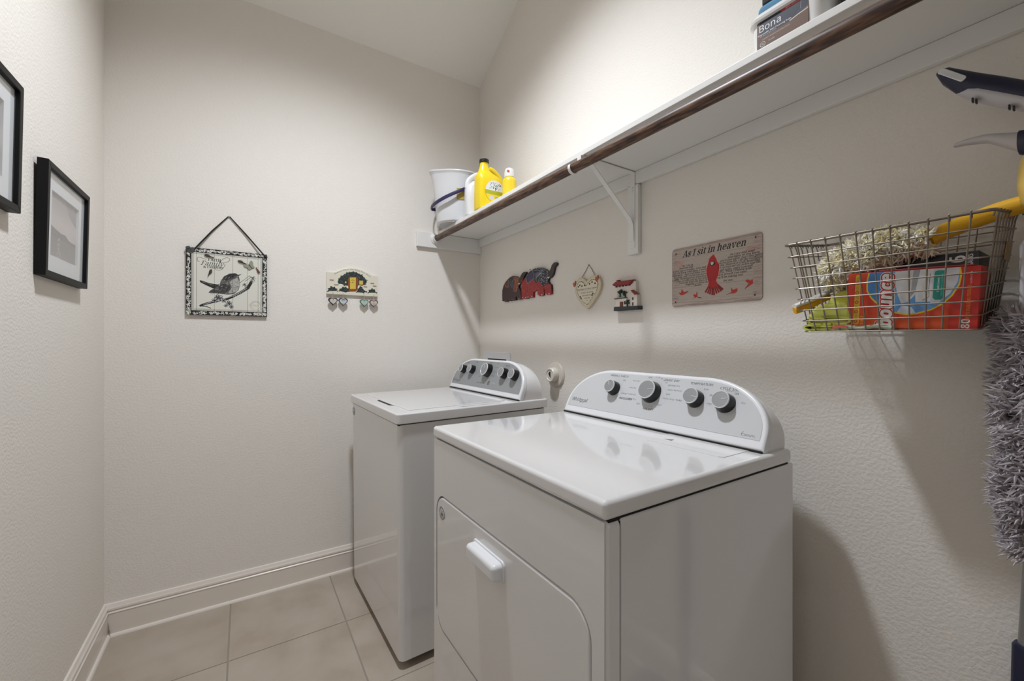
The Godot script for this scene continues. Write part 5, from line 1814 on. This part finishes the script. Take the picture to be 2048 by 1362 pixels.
func basket() -> void:
	var t := thing("wire_basket", "bronze wire basket hung on the right wall, full of cleaning things", "basket", Vector3(1.63, 1.23, 2.04))
	var o := Vector3(1.63, 1.23, 2.04)
	var loop := func(lvl: float, corner := 0.012) -> PackedVector3Array:
		var r := PackedVector3Array()
		var cs := []
		for i in 4:
			cs.append(foot_at(i).lerp(rim_at(i), lvl) - o)
		for i in 4:
			var c: Vector3 = cs[i]
			var a: Vector3 = c + (cs[(i + 3) % 4] - c).normalized() * corner
			var d: Vector3 = c + (cs[(i + 1) % 4] - c).normalized() * corner
			for k in 5:
				var f := k / 4.0
				r.append(a.lerp(c, f).lerp(c.lerp(d, f), f))
		return r
	var b := Builder.new()
	b.tube(loop.call(1.0), 0.0029, 8, true)
	put("rim", b, mats.steel, t, 60.0)
	for i in 8:
		b = Builder.new()
		var lp: PackedVector3Array = loop.call(i / 8.0 * 0.985)
		for k in lp.size():
			lp[k] += (Vector3(0, lp[k].y, 0) - lp[k]).normalized() * -0.0012
		b.tube(lp, 0.0014, 6, true)
		put("wire", b, mats.steel, t, 60.0)
	# wires that run down the front, under the bottom and up the back
	for i in range(1, 12):
		var f := i / 12.0
		var top_f := rim_at(f) - o
		var bot_f := foot_at(f) - o
		var bot_b := foot_at(3.0 - f) - o
		var top_b := rim_at(3.0 - f) - o
		b = Builder.new()
		var hook := Vector3(-0.0028, 0.0016, 0)
		b.tube(PackedVector3Array([top_f + Vector3(0.0026, -0.008, 0), top_f + Vector3(0.0028, 0.0016, 0), top_f + Vector3(0, 0.0036, 0), top_f + hook, top_f.lerp(bot_f, 0.06) + Vector3(-0.0008, 0, 0), bot_f + Vector3(0, 0.004, 0), bot_f + Vector3(0.004, 0, 0), bot_b + Vector3(-0.004, 0, 0), bot_b + Vector3(0, 0.004, 0), top_b]), 0.0014, 6, false, Vector3(0, 0, 1))
		put("wire", b, mats.steel, t, 60.0)
	# wires across, up both ends
	for i in range(1, 8):
		var f := i / 8.0
		var a := rim_at(3.0 + 1.0 - f) - o
		var c := foot_at(3.0 + 1.0 - f) - o
		var d := foot_at(1.0 + f) - o
		var g := rim_at(1.0 + f) - o
		b = Builder.new()
		b.tube(PackedVector3Array([a + Vector3(0, -0.007, 0.004), a + Vector3(0, 0.002, 0.003), a + Vector3(0, 0.002, -0.003), a.lerp(c, 0.06), c + Vector3(0, 0.004, 0), c + Vector3(0, 0, 0.004), d + Vector3(0, 0, -0.004), d + Vector3(0, 0.004, 0), g.lerp(d, 0.06), g + Vector3(0, 0.002, 0.003), g + Vector3(0, 0.002, -0.003), g + Vector3(0, -0.009, -0.006)]), 0.0014, 6, false, Vector3(1, 0, 0))
		put("wire", b, mats.steel, t, 60.0)
	# small tag plate wired to the near end
	b = Builder.new()
	b.x = Transform3D(Basis(Vector3(1, 0, 0), deg_to_rad(7.0)), Vector3(1.665, 1.377, 2.1935) - o)
	b.box(Vector3(0, 0, 0), Vector3(0.045, 0.034, 0.0015), 0.0005, 1)
	put("name_plate", b, mat(Color8(160, 132, 92), 0.35, 0.6), t, 40.0, "small brass label plate")

func fluff(parent: Node3D, called: String, cols: Array, where: Callable, n: int, sd: int, len0: float, len1: float, rad: float, bend := 0.5) -> void:
	var b := Builder.new()
	var path := PackedVector3Array()
	var sc := PackedFloat32Array()
	for i in 6:
		var f := i / 5.0
		path.append(Vector3(bend * f * f * 0.6, f, 0.12 * sin(f * 4.0)))
		sc.append([0.8, 1.0, 1.05, 0.9, 0.6, 0.12][i])
	b.tube(path, rad, 4, false, Vector3(0, 0, 1), sc)
	var mm := MultiMesh.new()
	mm.transform_format = MultiMesh.TRANSFORM_3D
	mm.use_colors = true
	mm.mesh = b.done(80.0)
	mm.instance_count = n
	var rng := RandomNumberGenerator.new()
	rng.seed = sd
	for i in n:
		var q: Array = where.call(rng, i)
		var dir: Vector3 = q[1].normalized()
		var side := dir.cross(Vector3(rng.randf_range(-1, 1), rng.randf_range(-1, 1), rng.randf_range(-1, 1))).normalized()
		var l := rng.randf_range(len0, len1)
		var bs := Basis(side, dir, side.cross(dir)).scaled_local(Vector3(l, l, l))
		mm.set_instance_transform(i, Transform3D(bs, q[0]))
		var c: Color = cols[rng.randi() % cols.size()]
		mm.set_instance_color(i, c.srgb_to_linear())
	var m := mat(Color.WHITE, 0.85)
	m.vertex_color_use_as_albedo = true
	m.backlight_enabled = true
	m.backlight = Color(0.7, 0.7, 0.7)
	var o := MultiMeshInstance3D.new()
	o.name = called
	o.multimesh = mm
	o.material_override = m
	o.set_meta("kind", "stuff")
	parent.add_child(o, true)

func basket_items() -> void:
	# dryer sheet box
	var t := thing("dryer_sheet_box", "orange dryer sheet box with white lettering inside the wire basket", "box", Vector3(1.561, 1.2345, 2.0775), 0.0)
	t.rotation_degrees = Vector3(3.2, 0, 3.0)
	var p := Print.new(1040, 520, Color8(206, 70, 26))
	for i in 52:
		p.rect(0, i * 10, 1040, 10, Color8(206, 48, 26).lerp(Color8(214, 86, 28), absf(i - 20) / 32.0))
	for i in 20:
		p.rect(840 + i * 10, 0, 10, 520, Color8(198, 44, 26).lerp(Color8(190, 38, 24), i / 20.0))
	var ringp := [189, -5, 174, 75, 178, 170, 219, 240, 279, 298, 347, 345, 440, 380, 521, 392, 595, 388, 712, 352, 790, 303, 855, 234, 900, 146, 910, 73, 899, -5]
	p.poly(ringp, Color8(96, 150, 204))
	p.poly([189, -5, 178, 170, 279, 298, 360, 300, 330, 100, 360, -5], Color8(70, 132, 192))
	p.poly([440, 380, 480, 310, 560, 330, 600, 388, 521, 392], Color8(206, 212, 224))
	p.poly([412, 5, 593, 0, 582, 221, 527, 284, 474, 294, 435, 197, 419, 96], Color8(214, 212, 212))
	p.poly([560, 0, 606, 0, 590, 180, 545, 240], Color8(164, 162, 164))
	p.poly([612, 0, 720, 0, 716, 281, 588, 285, 582, 200], Color8(222, 220, 220))
	p.line([690, 40, 684, 180, 690, 240, 640, 270], 5, Color8(120, 116, 118))
	p.poly([712, 0, 900, 0, 890, 120, 840, 220, 740, 310, 700, 300], Color8(206, 204, 208))
	p.poly([720, 40, 726, 22, 746, 16, 790, 18, 804, 34, 796, 250, 780, 268, 735, 268, 716, 250], Color8(28, 140, 124))
	p.text("Fresh Linen", 752, 140, 22, g8(226), "sans-bold", 0.0, 1.0, -PI / 2)
	p.text("fabric softener dryer sheets", 778, 140, 15, Color8(150, 206, 194), "sans", 0.0, 1.0, -PI / 2)
	p.line(ringp, 13, Color8(228, 196, 40))
	p.poly([69, 24, 80, 14, 106, 15, 117, 26, 114, 480, 100, 492, 72, 492, 60, 480], Color8(222, 178, 46))
	for i in 5:
		p.oval(90 - i * 1.5, 92 + i * 92, 19, 16, Color8(170, 60, 34)); p.oval(90 - i * 1.5, 92 + i * 92, 11, 9, Color8(216, 150, 60))
		for k in 3:
			p.rect(78 + k * 10, 30 + i * 92, 4, 44, Color8(170, 130, 40))
	p.text("3 in 1", 140, 448, 34, Color8(226, 170, 50), "sans-bold", 0.0, 1.0, -PI / 2)
	for pass_ in [[17.0, Color8(224, 212, 206)], [11.0, Color8(176, 26, 30)], [0.0, Color8(234, 228, 222)]]:
		p.text("bounce", 342, 262, 168, pass_[1], "sans-bold", 0.12, 0.84, -PI / 2, pass_[0] + 4.0)
	p.text("80", 960, 470, 84, g8(232), "sans-bold", 0.0, 0.9, -PI / 2)
	p.text("SHEETS TOALLITAS FEUILLES", 972, 300, 34, Color8(220, 136, 40), "sans-bold", 0.0, 0.66, -PI / 2)
	p.text("6.4 IN x 9 IN", 980, 90, 20, g8(226), "sans", 0.0, 0.9, -PI / 2)
	var b := Builder.new()
	b.box(Vector3(0.022, 0.0575, 0), Vector3(0.044, 0.113, 0.19), 0.0025, 2)
	put("carton", b, mat(Color8(186, 42, 26), 0.45), t)
	b = Builder.new()
	b.x = Transform3D(Basis(Vector3(0, 0, 1), Vector3(0, 1, 0), Vector3(-1, 0, 0)), Vector3(0, 0.0575, 0))
	b.prism(rounded(0.188, 0.111, 0.003), -0.001, 0.0005)
	put("front_print", b, printed(p, 0.4), t)
	b = Builder.new()
	b.box(Vector3(0.022, 0.1155, 0.02), Vector3(0.042, 0.003, 0.13), 0.001, 1)
	put("open_flap", b, mat(Color8(150, 34, 22), 0.6), t)
	# black box behind
	t = thing("black_carton", "black carton with white figure six standing behind the orange box", "box", Vector3(1.672, 1.253, 2.073), 0.0)
	b = Builder.new()
	b.box(Vector3(-0.012, 0.063, 0.002), Vector3(0.09, 0.124, 0.182), 0.002, 2)
	put("carton", b, mat(Color8(24, 22, 24), 0.4), t)
	p = Print.new(660, 520, Color8(24, 22, 24))
	p.poly([0, 0, 330, 0, 300, 60, 360, 90, 380, 140, 520, 150, 560, 240, 0, 260], Color8(70, 26, 18))
	p.text("6", 560, 50, 110, g8(228), "sans-bold", 0.0, 1.0, -PI / 2)
	p.text("SACKS", 620, 62, 38, g8(190), "sans-bold", 0.0, 0.8, -PI / 2)
	b = Builder.new()
	b.x = Transform3D(Basis(Vector3(0, 0, 1), Vector3(0, 1, 0), Vector3(-1, 0, 0)), Vector3(-0.057, 0.063, 0.002))
	b.prism(rounded(0.181, 0.123, 0.002), -0.001, 0.0005)
	put("front_print", b, printed(p, 0.4), t)
	b = Builder.new()
	b.box(Vector3(-0.01, 0.1263, 0.03), Vector3(0.084, 0.002, 0.1), 0.0008, 1)
	put("top_flap", b, mat(Color8(186, 176, 160), 0.6), t)
	# folded lime green cloth
	t = thing("green_cloth", "folded lime green microfibre cloth at the basket's far end", "cloth", Vector3(1.6, 1.2345, 1.945))
	var gm := mat(Color8(200, 202, 98), 0.95)
	gm.rim_enabled = true
	gm.rim = 0.4
	var fold := func(pa: Array, w: float, x0: float) -> Builder:
		var c := Builder.new()
		var path := smooth(v3(pa), 6)
		c.sweep(path, pts([-w, -0.0022, w, -0.0022, w, 0.0022, -w, 0.0022]), Vector3(0.0, 1, 0.01))
		c.v = Transform3D(Basis.IDENTITY, Vector3(x0, 0, 0)) * c.v
		return c
	b = fold.call([0, 0.003, 0.045, 0, 0.003, 0.0, 0, 0.003, -0.03, 0, 0.008, -0.039, 0, 0.013, -0.03, 0, 0.010, 0.0, 0, 0.009, 0.03], 0.042, -0.004)
	put("bottom_fold", b, gm, t, 60.0)
	b = fold.call([0, 0.0145, 0.012, 0, 0.0145, -0.01, 0, 0.0165, -0.026, 0, 0.022, -0.03, 0, 0.027, -0.02, 0, 0.027, 0.0], 0.04, -0.004)
	put("middle_fold", b, gm, t, 60.0)
	b = fold.call([0, 0.0145, 0.016, 0, 0.0145, 0.034, 0, 0.018, 0.044, 0, 0.025, 0.044, 0, 0.028, 0.03], 0.04, -0.004)
	put("middle_fold", b, gm, t, 60.0)
	b = Builder.new()
	b.x = Transform3D(Basis(Vector3(0, 0, 1), Vector3(0, 1, 0), Vector3(-1, 0, 0)), Vector3.ZERO)
	b.prism(smooth2(pts([-0.031, 0.025, -0.03, 0.037, -0.022, 0.05, -0.008, 0.058, 0.02, 0.06, 0.042, 0.052, 0.046, 0.035, 0.044, 0.026, 0.0, 0.028]), 5), -0.03, 0.042, 0.005, 0.004, 3)
	put("front_drape", b, gm, t, 70.0)
	b = Builder.new()
	b.x = Transform3D(Basis(Vector3(0, 0, 1), Vector3(0, 1, 0), Vector3(-1, 0, 0)), Vector3.ZERO)
	b.prism(rounded(0.07, 0.026, 0.008, Vector2(0.005, 0.0155)), -0.03, 0.036, 0.004, 0.004)
	put("inner_fold", b, gm, t, 50.0)
	b = Builder.new()
	b.x = Transform3D(Basis(Vector3(0, 0, 1), Vector3(0, 1, 0), Vector3(-1, 0, 0)), Vector3(0.03, 0, 0))
	b.prism(smooth2(pts([-0.014, 0.04, -0.006, 0.07, 0.01, 0.086, 0.034, 0.089, 0.044, 0.07, 0.044, 0.04]), 5), -0.03, 0.035, 0.005, 0.004, 3)
	put("crumpled_top", b, gm, t, 70.0)
	t = thing("white_rag", "small white rag with red print tucked under the orange box", "cloth", Vector3(1.558, 1.2346, 2.02))
	b = Builder.new()
	b.sweep(smooth(v3([0, 0.006, -0.055, -0.001, 0.008, -0.035, 0, 0.004, -0.01, 0.001, 0.007, 0.015, 0, 0.003, 0.04]), 5), pts([-0.008, -0.003, 0.006, -0.004, 0.009, 0.001, 0.004, 0.004, -0.007, 0.003]), Vector3.UP)
	put("fabric", b, mat(Color8(196, 204, 182), 0.9), t, 70.0)
	b = Builder.new()
	b.sweep(smooth(v3([-0.0085, 0.006, -0.057, -0.009, 0.009, -0.042, -0.0085, 0.007, -0.03]), 4), pts([-0.0012, -0.003, 0.0012, -0.003, 0.0012, 0.003, -0.0012, 0.003]), Vector3.UP)
	put("printed_edge", b, mat(Color8(196, 96, 84), 0.9), t, 60.0, "red printed hem")
	# scrub brush
	t = thing("scrub_brush", "white scrub brush with yellow bristles poking out at the basket's far end", "brush", Vector3(1.56, 1.32, 1.9))
	b = Builder.new()
	b.sweep(smooth(v3([-0.01, -0.028, -0.012, 0.01, -0.018, 0.004, 0.045, -0.004, 0.016, 0.09, 0.016, 0.03]), 5), Builder.circle(0.011, 0.005, 14), Vector3.UP, false, PackedFloat32Array())
	put("handle", b, mats.white, t, 60.0)
	b = Builder.new()
	b.sweep(smooth(v3([-0.008, -0.038, -0.012, 0.01, -0.029, 0.004, 0.045, -0.014, 0.016, 0.07, -0.004, 0.024]), 5), Builder.circle(0.0085, 0.0085, 10), Vector3.UP)
	put("bristles", b, mat(Color8(226, 166, 40), 0.8), t, 60.0, "yellow bristle block")
	# white paper corner
	t = thing("paper_bag", "white crumpled paper sticking up behind the scrub brush", "paper", Vector3(1.655, 1.38, 1.93))
	b = Builder.new()
	b.begin()
	var A := [Vector3(-0.03, 0.05, -0.02), Vector3(0.035, 0.04, 0.05), Vector3(0.03, -0.06, 0.05), Vector3(-0.012, -0.05, 0.0), Vector3(0.0, 0.02, 0.018)]
	for k in 4:
		var u0: Vector3 = A[k]
		var u1: Vector3 = A[(k + 1) % 4]
		b.tri(A[4], u1, u0)
		b.tri(A[4] + Vector3(0.004, 0, -0.002), u0 + Vector3(0.002, 0, 0), u1 + Vector3(0.002, 0, 0))
		b.quad(u0, u1, u1 + Vector3(0.002, 0, 0), u0 + Vector3(0.002, 0, 0))
	b.close()
	put("sheet", b, mat(Color8(226, 224, 226), 0.8), t, 20.0)
	# fluffy yellow and white duster with a yellow handle
	t = thing("yellow_duster", "fluffy white and yellow duster with thick yellow handle lying in the basket", "duster", Vector3(1.62, 1.4, 2.0))
	b = Builder.new()
	b.sweep(smooth(v3([-0.01, 0.008, 0.095, 0.012, 0.024, 0.115, 0.026, 0.041, 0.155, 0.03, 0.051, 0.188, 0.031, 0.056, 0.219]), 5), Builder.circle(0.016, 0.016, 20), Vector3.UP)
	put("handle", b, mat(Color8(232, 178, 34), 0.35), t, 60.0)
	b = Builder.new()
	var spine := smooth(v3([-0.01, -0.034, -0.066, -0.012, -0.026, -0.042, -0.016, -0.012, 0.0, -0.018, 0.006, 0.05, -0.018, 0.006, 0.1]), 6)
	var sc := PackedFloat32Array()
	for i in spine.size():
		var f := float(i) / (spine.size() - 1)
		sc.append(0.35 + 0.65 * sin(PI * clampf(f * 1.08, 0, 1)))
	b.tube(spine, 0.037, 14, false, Vector3.UP, sc)
	put("core", b, mat(Color8(240, 230, 200), 0.9), t, 70.0)
	fluff(t, "fluff", [Color8(254, 252, 247), Color8(252, 248, 236), Color8(250, 240, 200), Color8(254, 251, 244), Color8(252, 246, 226), Color8(248, 234, 182)], func(rng: RandomNumberGenerator, i: int) -> Array:
		var k := rng.randi_range(0, spine.size() - 1)
		var a := rng.randf() * TAU
		var n := Vector3(cos(a), sin(a) + 0.15, 0)
		var clump := Vector3(sin(k * 1.7 + floor(a * 2.0) * 2.3), cos(k * 1.1 + floor(a * 2.0)), sin(k * 0.9 + floor(a * 2.0) * 1.3)) * 0.55
		return [spine[k] + n.normalized() * 0.034 * sc[k] + Vector3(0, 0, rng.randf_range(-0.006, 0.006)), n + clump + Vector3(rng.randfn(0, 0.3), rng.randfn(0, 0.3), rng.randfn(0, 0.5))], 5200, 21, 0.01, 0.024, 0.12, 0.9)

# ---------------------------------------------------------------- tools hanging at the right edge
func cleaning_tools() -> void:
	# wire rail beyond the basket
	var t := thing("wall_rail", "thin metal rail on the wall running on beyond the basket", "rail", Vector3(1.735, 1.456, 2.2))
	var b := Builder.new()
	b.tube(v3([0, 0, 0.002, 0, 0, 0.45]), 0.004, 12)
	put("bar", b, mats.steel, t, 60.0)
	for z in [0.06, 0.4]:
		b = Builder.new()
		b.tube(v3([0, 0, z, 0.0125, 0, z]), 0.003, 8)
		put("standoff", b, mats.steel, t, 60.0)
	# spray mop: pole, hand grip, trigger, refill bottle
	var navy := mat(Color8(30, 32, 58), 0.45)
	var lilac := mat(Color8(196, 192, 196), 0.4)
	t = thing("spray_mop", "navy and grey spray mop standing at the right edge of the photo", "mop", Vector3(1.66, 0, 2.2))
	b = Builder.new()
	b.sweep(v3([0.055, 0.04, 0.004, 0.058, 0.62, 0.0085, 0.06, 0.9, 0.02, 0.058, 1.3, 0.035, 0.0, 1.62, 0.062]), Builder.circle(0.0115, 0.0115, 20), Vector3.FORWARD)
	put("pole", b, mat(Color8(142, 140, 138), 0.35, 0.4), t, 60.0)
	b = Builder.new()
	b.sweep(v3([0.0565, 0.3, 0.006, 0.058, 0.56, 0.008, 0.058, 0.636, 0.0087, 0.058, 0.642, 0.0088]), Builder.circle(0.0185, 0.0185, 24), Vector3.FORWARD, false, PackedFloat32Array([1.0, 1.0, 0.97, 0.8]))
	put("pole_sleeve", b, navy, t, 60.0)
	b = Builder.new()
	b.box(Vector3(0.0, 0.0165, 0.02), Vector3(0.13, 0.032, 0.3), 0.012, 4)
	put("mop_head", b, navy, t, 60.0)
	# grip: a lofted horn pointing along the wall away from the viewer
	var horn := func(cs: Array, up: float) -> Builder:
		var c := Builder.new()
		var rings := []
		for q in cs:
			var r := PackedVector3Array()
			for v in Builder.circle(q[4], q[3], 24):
				r.append(Vector3(q[2] + v.x, q[1] + v.y + up, q[0]))
			rings.append(r)
		c.loft(rings)
		return c
	# [z, y, x, half height, half width]
	b = horn.call([[-0.0979, 1.7447, -0.008, 0.0021, 0.004415], [-0.0947, 1.7422, -0.008, 0.0082, 0.01143], [-0.089, 1.736, -0.008, 0.0161, 0.018], [-0.0792, 1.7277, -0.008, 0.022, 0.018], [-0.069, 1.716, -0.008, 0.0252, 0.018], [-0.0556, 1.7037, -0.008, 0.0268, 0.018], [-0.0394, 1.6896, -0.008, 0.0279, 0.018], [-0.0147, 1.6702, -0.008, 0.0285, 0.018], [0.0134, 1.6488, -0.008, 0.0275, 0.018], [0.0392, 1.6302, -0.008, 0.0264, 0.018], [0.06, 1.615, -0.008, 0.024, 0.018]], 0.0)
	put("grip", b, navy, t, 60.0)
	b = horn.call([[-0.0695, 1.6915, -0.0085, 0.0008, 0.00292], [-0.0676, 1.6925, -0.0085, 0.0037, 0.006255], [-0.0622, 1.6905, -0.0085, 0.0076, 0.01074], [-0.0523, 1.6852, -0.0085, 0.0127, 0.016605], [-0.0394, 1.6768, -0.0085, 0.0162, 0.0185], [-0.0147, 1.6576, -0.0085, 0.017, 0.0185], [0.0134, 1.6358, -0.0085, 0.0156, 0.0185], [0.0392, 1.6171, -0.0085, 0.0144, 0.0185], [0.058, 1.603, -0.0085, 0.013, 0.01695]], 0.0)
	put("grip_insert", b, lilac, t, 60.0, "pale grey underside of the grip")
	b = Builder.new()
	var ax := Vector3(0, -0.72, 0.69).normalized()
	b.x = Transform3D(Basis(ax, Vector3(0, 0.69, 0.72).normalized(), ax.cross(Vector3(0, 0.69, 0.72).normalized())), Vector3(-0.0265, 1.7262, -0.0735))
	b.prism(rounded(0.05, 0.0105, 0.004), -0.018, 0.0012, 0.001)
	put("grip_plate", b, mats.chrome, t, 40.0, "silver insert on the tip")
	for q in [[1.6637, -0.0458], [1.6597, -0.0413], [1.6296, -0.0013], [1.6253, 0.0039]]:
		b = Builder.new()
		b.x = Transform3D(Basis.IDENTITY, Vector3(-0.0245, q[0], q[1]))
		b.box(Vector3.ZERO, Vector3(0.009, 0.0085, 0.0026), 0.0008, 1)
		put("slot", b, mats.black, t)
	b = horn.call([[-0.0737, 1.5934, -0.008, 0.003, 0.00545], [-0.0696, 1.5934, -0.008, 0.0044, 0.00706], [-0.0589, 1.5938, -0.008, 0.0054, 0.00821], [-0.0458, 1.5922, -0.008, 0.0069, 0.009935], [-0.03, 1.5898, -0.008, 0.0083, 0.011545], [-0.0147, 1.5812, -0.008, 0.0121, 0.012], [-0.0028, 1.5742, -0.008, 0.0152, 0.012], [0.0065, 1.5686, -0.008, 0.0178, 0.012]], 0.0)
	put("trigger", b, lilac, t, 60.0)
	b = horn.call([[0.005, 1.569, -0.008, 0.013, 0.011], [0.008, 1.567, -0.008, 0.0215, 0.013], [0.02, 1.562, -0.008, 0.0245, 0.015], [0.05, 1.548, -0.01, 0.026, 0.016], [0.075, 1.54, -0.01, 0.02, 0.014]], 0.0)
	put("trigger_hub", b, navy, t, 60.0)
	b = Builder.new()
	b.x = Transform3D(Basis.IDENTITY, Vector3(-0.064, 1.422, 0.0665))
	b.lathe([Vector2(0, 0.0), Vector2(0.035, 0.002), Vector2(0.05, 0.02), Vector2(0.055, 0.05), Vector2(0.052, 0.09), Vector2(0.038, 0.125), Vector2(0.02, 0.14), Vector2(0, 0.142)], 40)
	var ym := mat(Color8(232, 196, 96), 0.25)
	put("solution_bottle", b, ym, t, 60.0, "rounded translucent yellow bottle")
	# grey chenille duster hanging by its strap
	t = thing("grey_duster", "large fluffy grey chenille duster hanging at the right edge below the basket", "duster", Vector3(1.628, 0.825, 2.2385))
	b = Builder.new()
	var spine := smooth(v3([0, 0.42, 0.0, 0, 0.38, 0, 0, 0.3, 0.0, 0, 0.2, 0, 0, 0.1, 0, 0, 0.03, 0.002]), 7)
	var sc := PackedFloat32Array()
	for i in spine.size():
		var f := float(i) / (spine.size() - 1)
		sc.append(0.45 + 0.55 * pow(sin(PI * clampf(0.06 + f * 0.9, 0, 1)), 0.4) + 0.1 * sin(f * 19.0))
	b.tube(spine, 0.042, 20, false, Vector3.RIGHT, sc)
	put("core", b, mat(Color8(92, 86, 90), 0.95), t, 70.0)
	fluff(t, "fluff", [Color8(206, 198, 202), Color8(196, 188, 192), Color8(180, 172, 177), Color8(214, 207, 210)], func(rng: RandomNumberGenerator, i: int) -> Array:
		var k := rng.randi_range(0, spine.size() - 1)
		var f := float(k) / (spine.size() - 1)
		var a := rng.randf() * TAU
		var n := Vector3(cos(a), 0, sin(a))
		var row := floorf(f * 13.0)
		var col := floorf(a * 2.4 + row * 0.5)
		var clump := Vector3(sin(row * 2.1 + col * 3.7), sin(row * 1.3 + col * 2.9) * 1.0, cos(row * 3.1 + col * 1.7)) * 0.5
		var out := n * lerpf(0.75, 1.0, rng.randf())
		return [spine[k] + n * 0.038 * sc[k] + Vector3(0, rng.randf_range(-0.008, 0.008), 0), out + clump + Vector3(rng.randfn(0, 0.22), rng.randfn(0, 0.3) - 0.25 + (0.7 if f < 0.12 else 0.0), rng.randfn(0, 0.22))], 9000, 33, 0.018, 0.034, 0.08, 0.8)
	b = Builder.new()
	var hang := PackedVector3Array()
	for q in rounded(0.03, 0.15, 0.0149, Vector2(-0.0085, 0.49), 8):
		hang.append(Vector3(0, q.y, q.x))
	b.tube(hang, 0.0042, 10, true, Vector3.RIGHT)
	put("hanging_loop", b, mat(Color8(206, 202, 206), 0.5), t, 60.0, "pale plastic hanging loop")
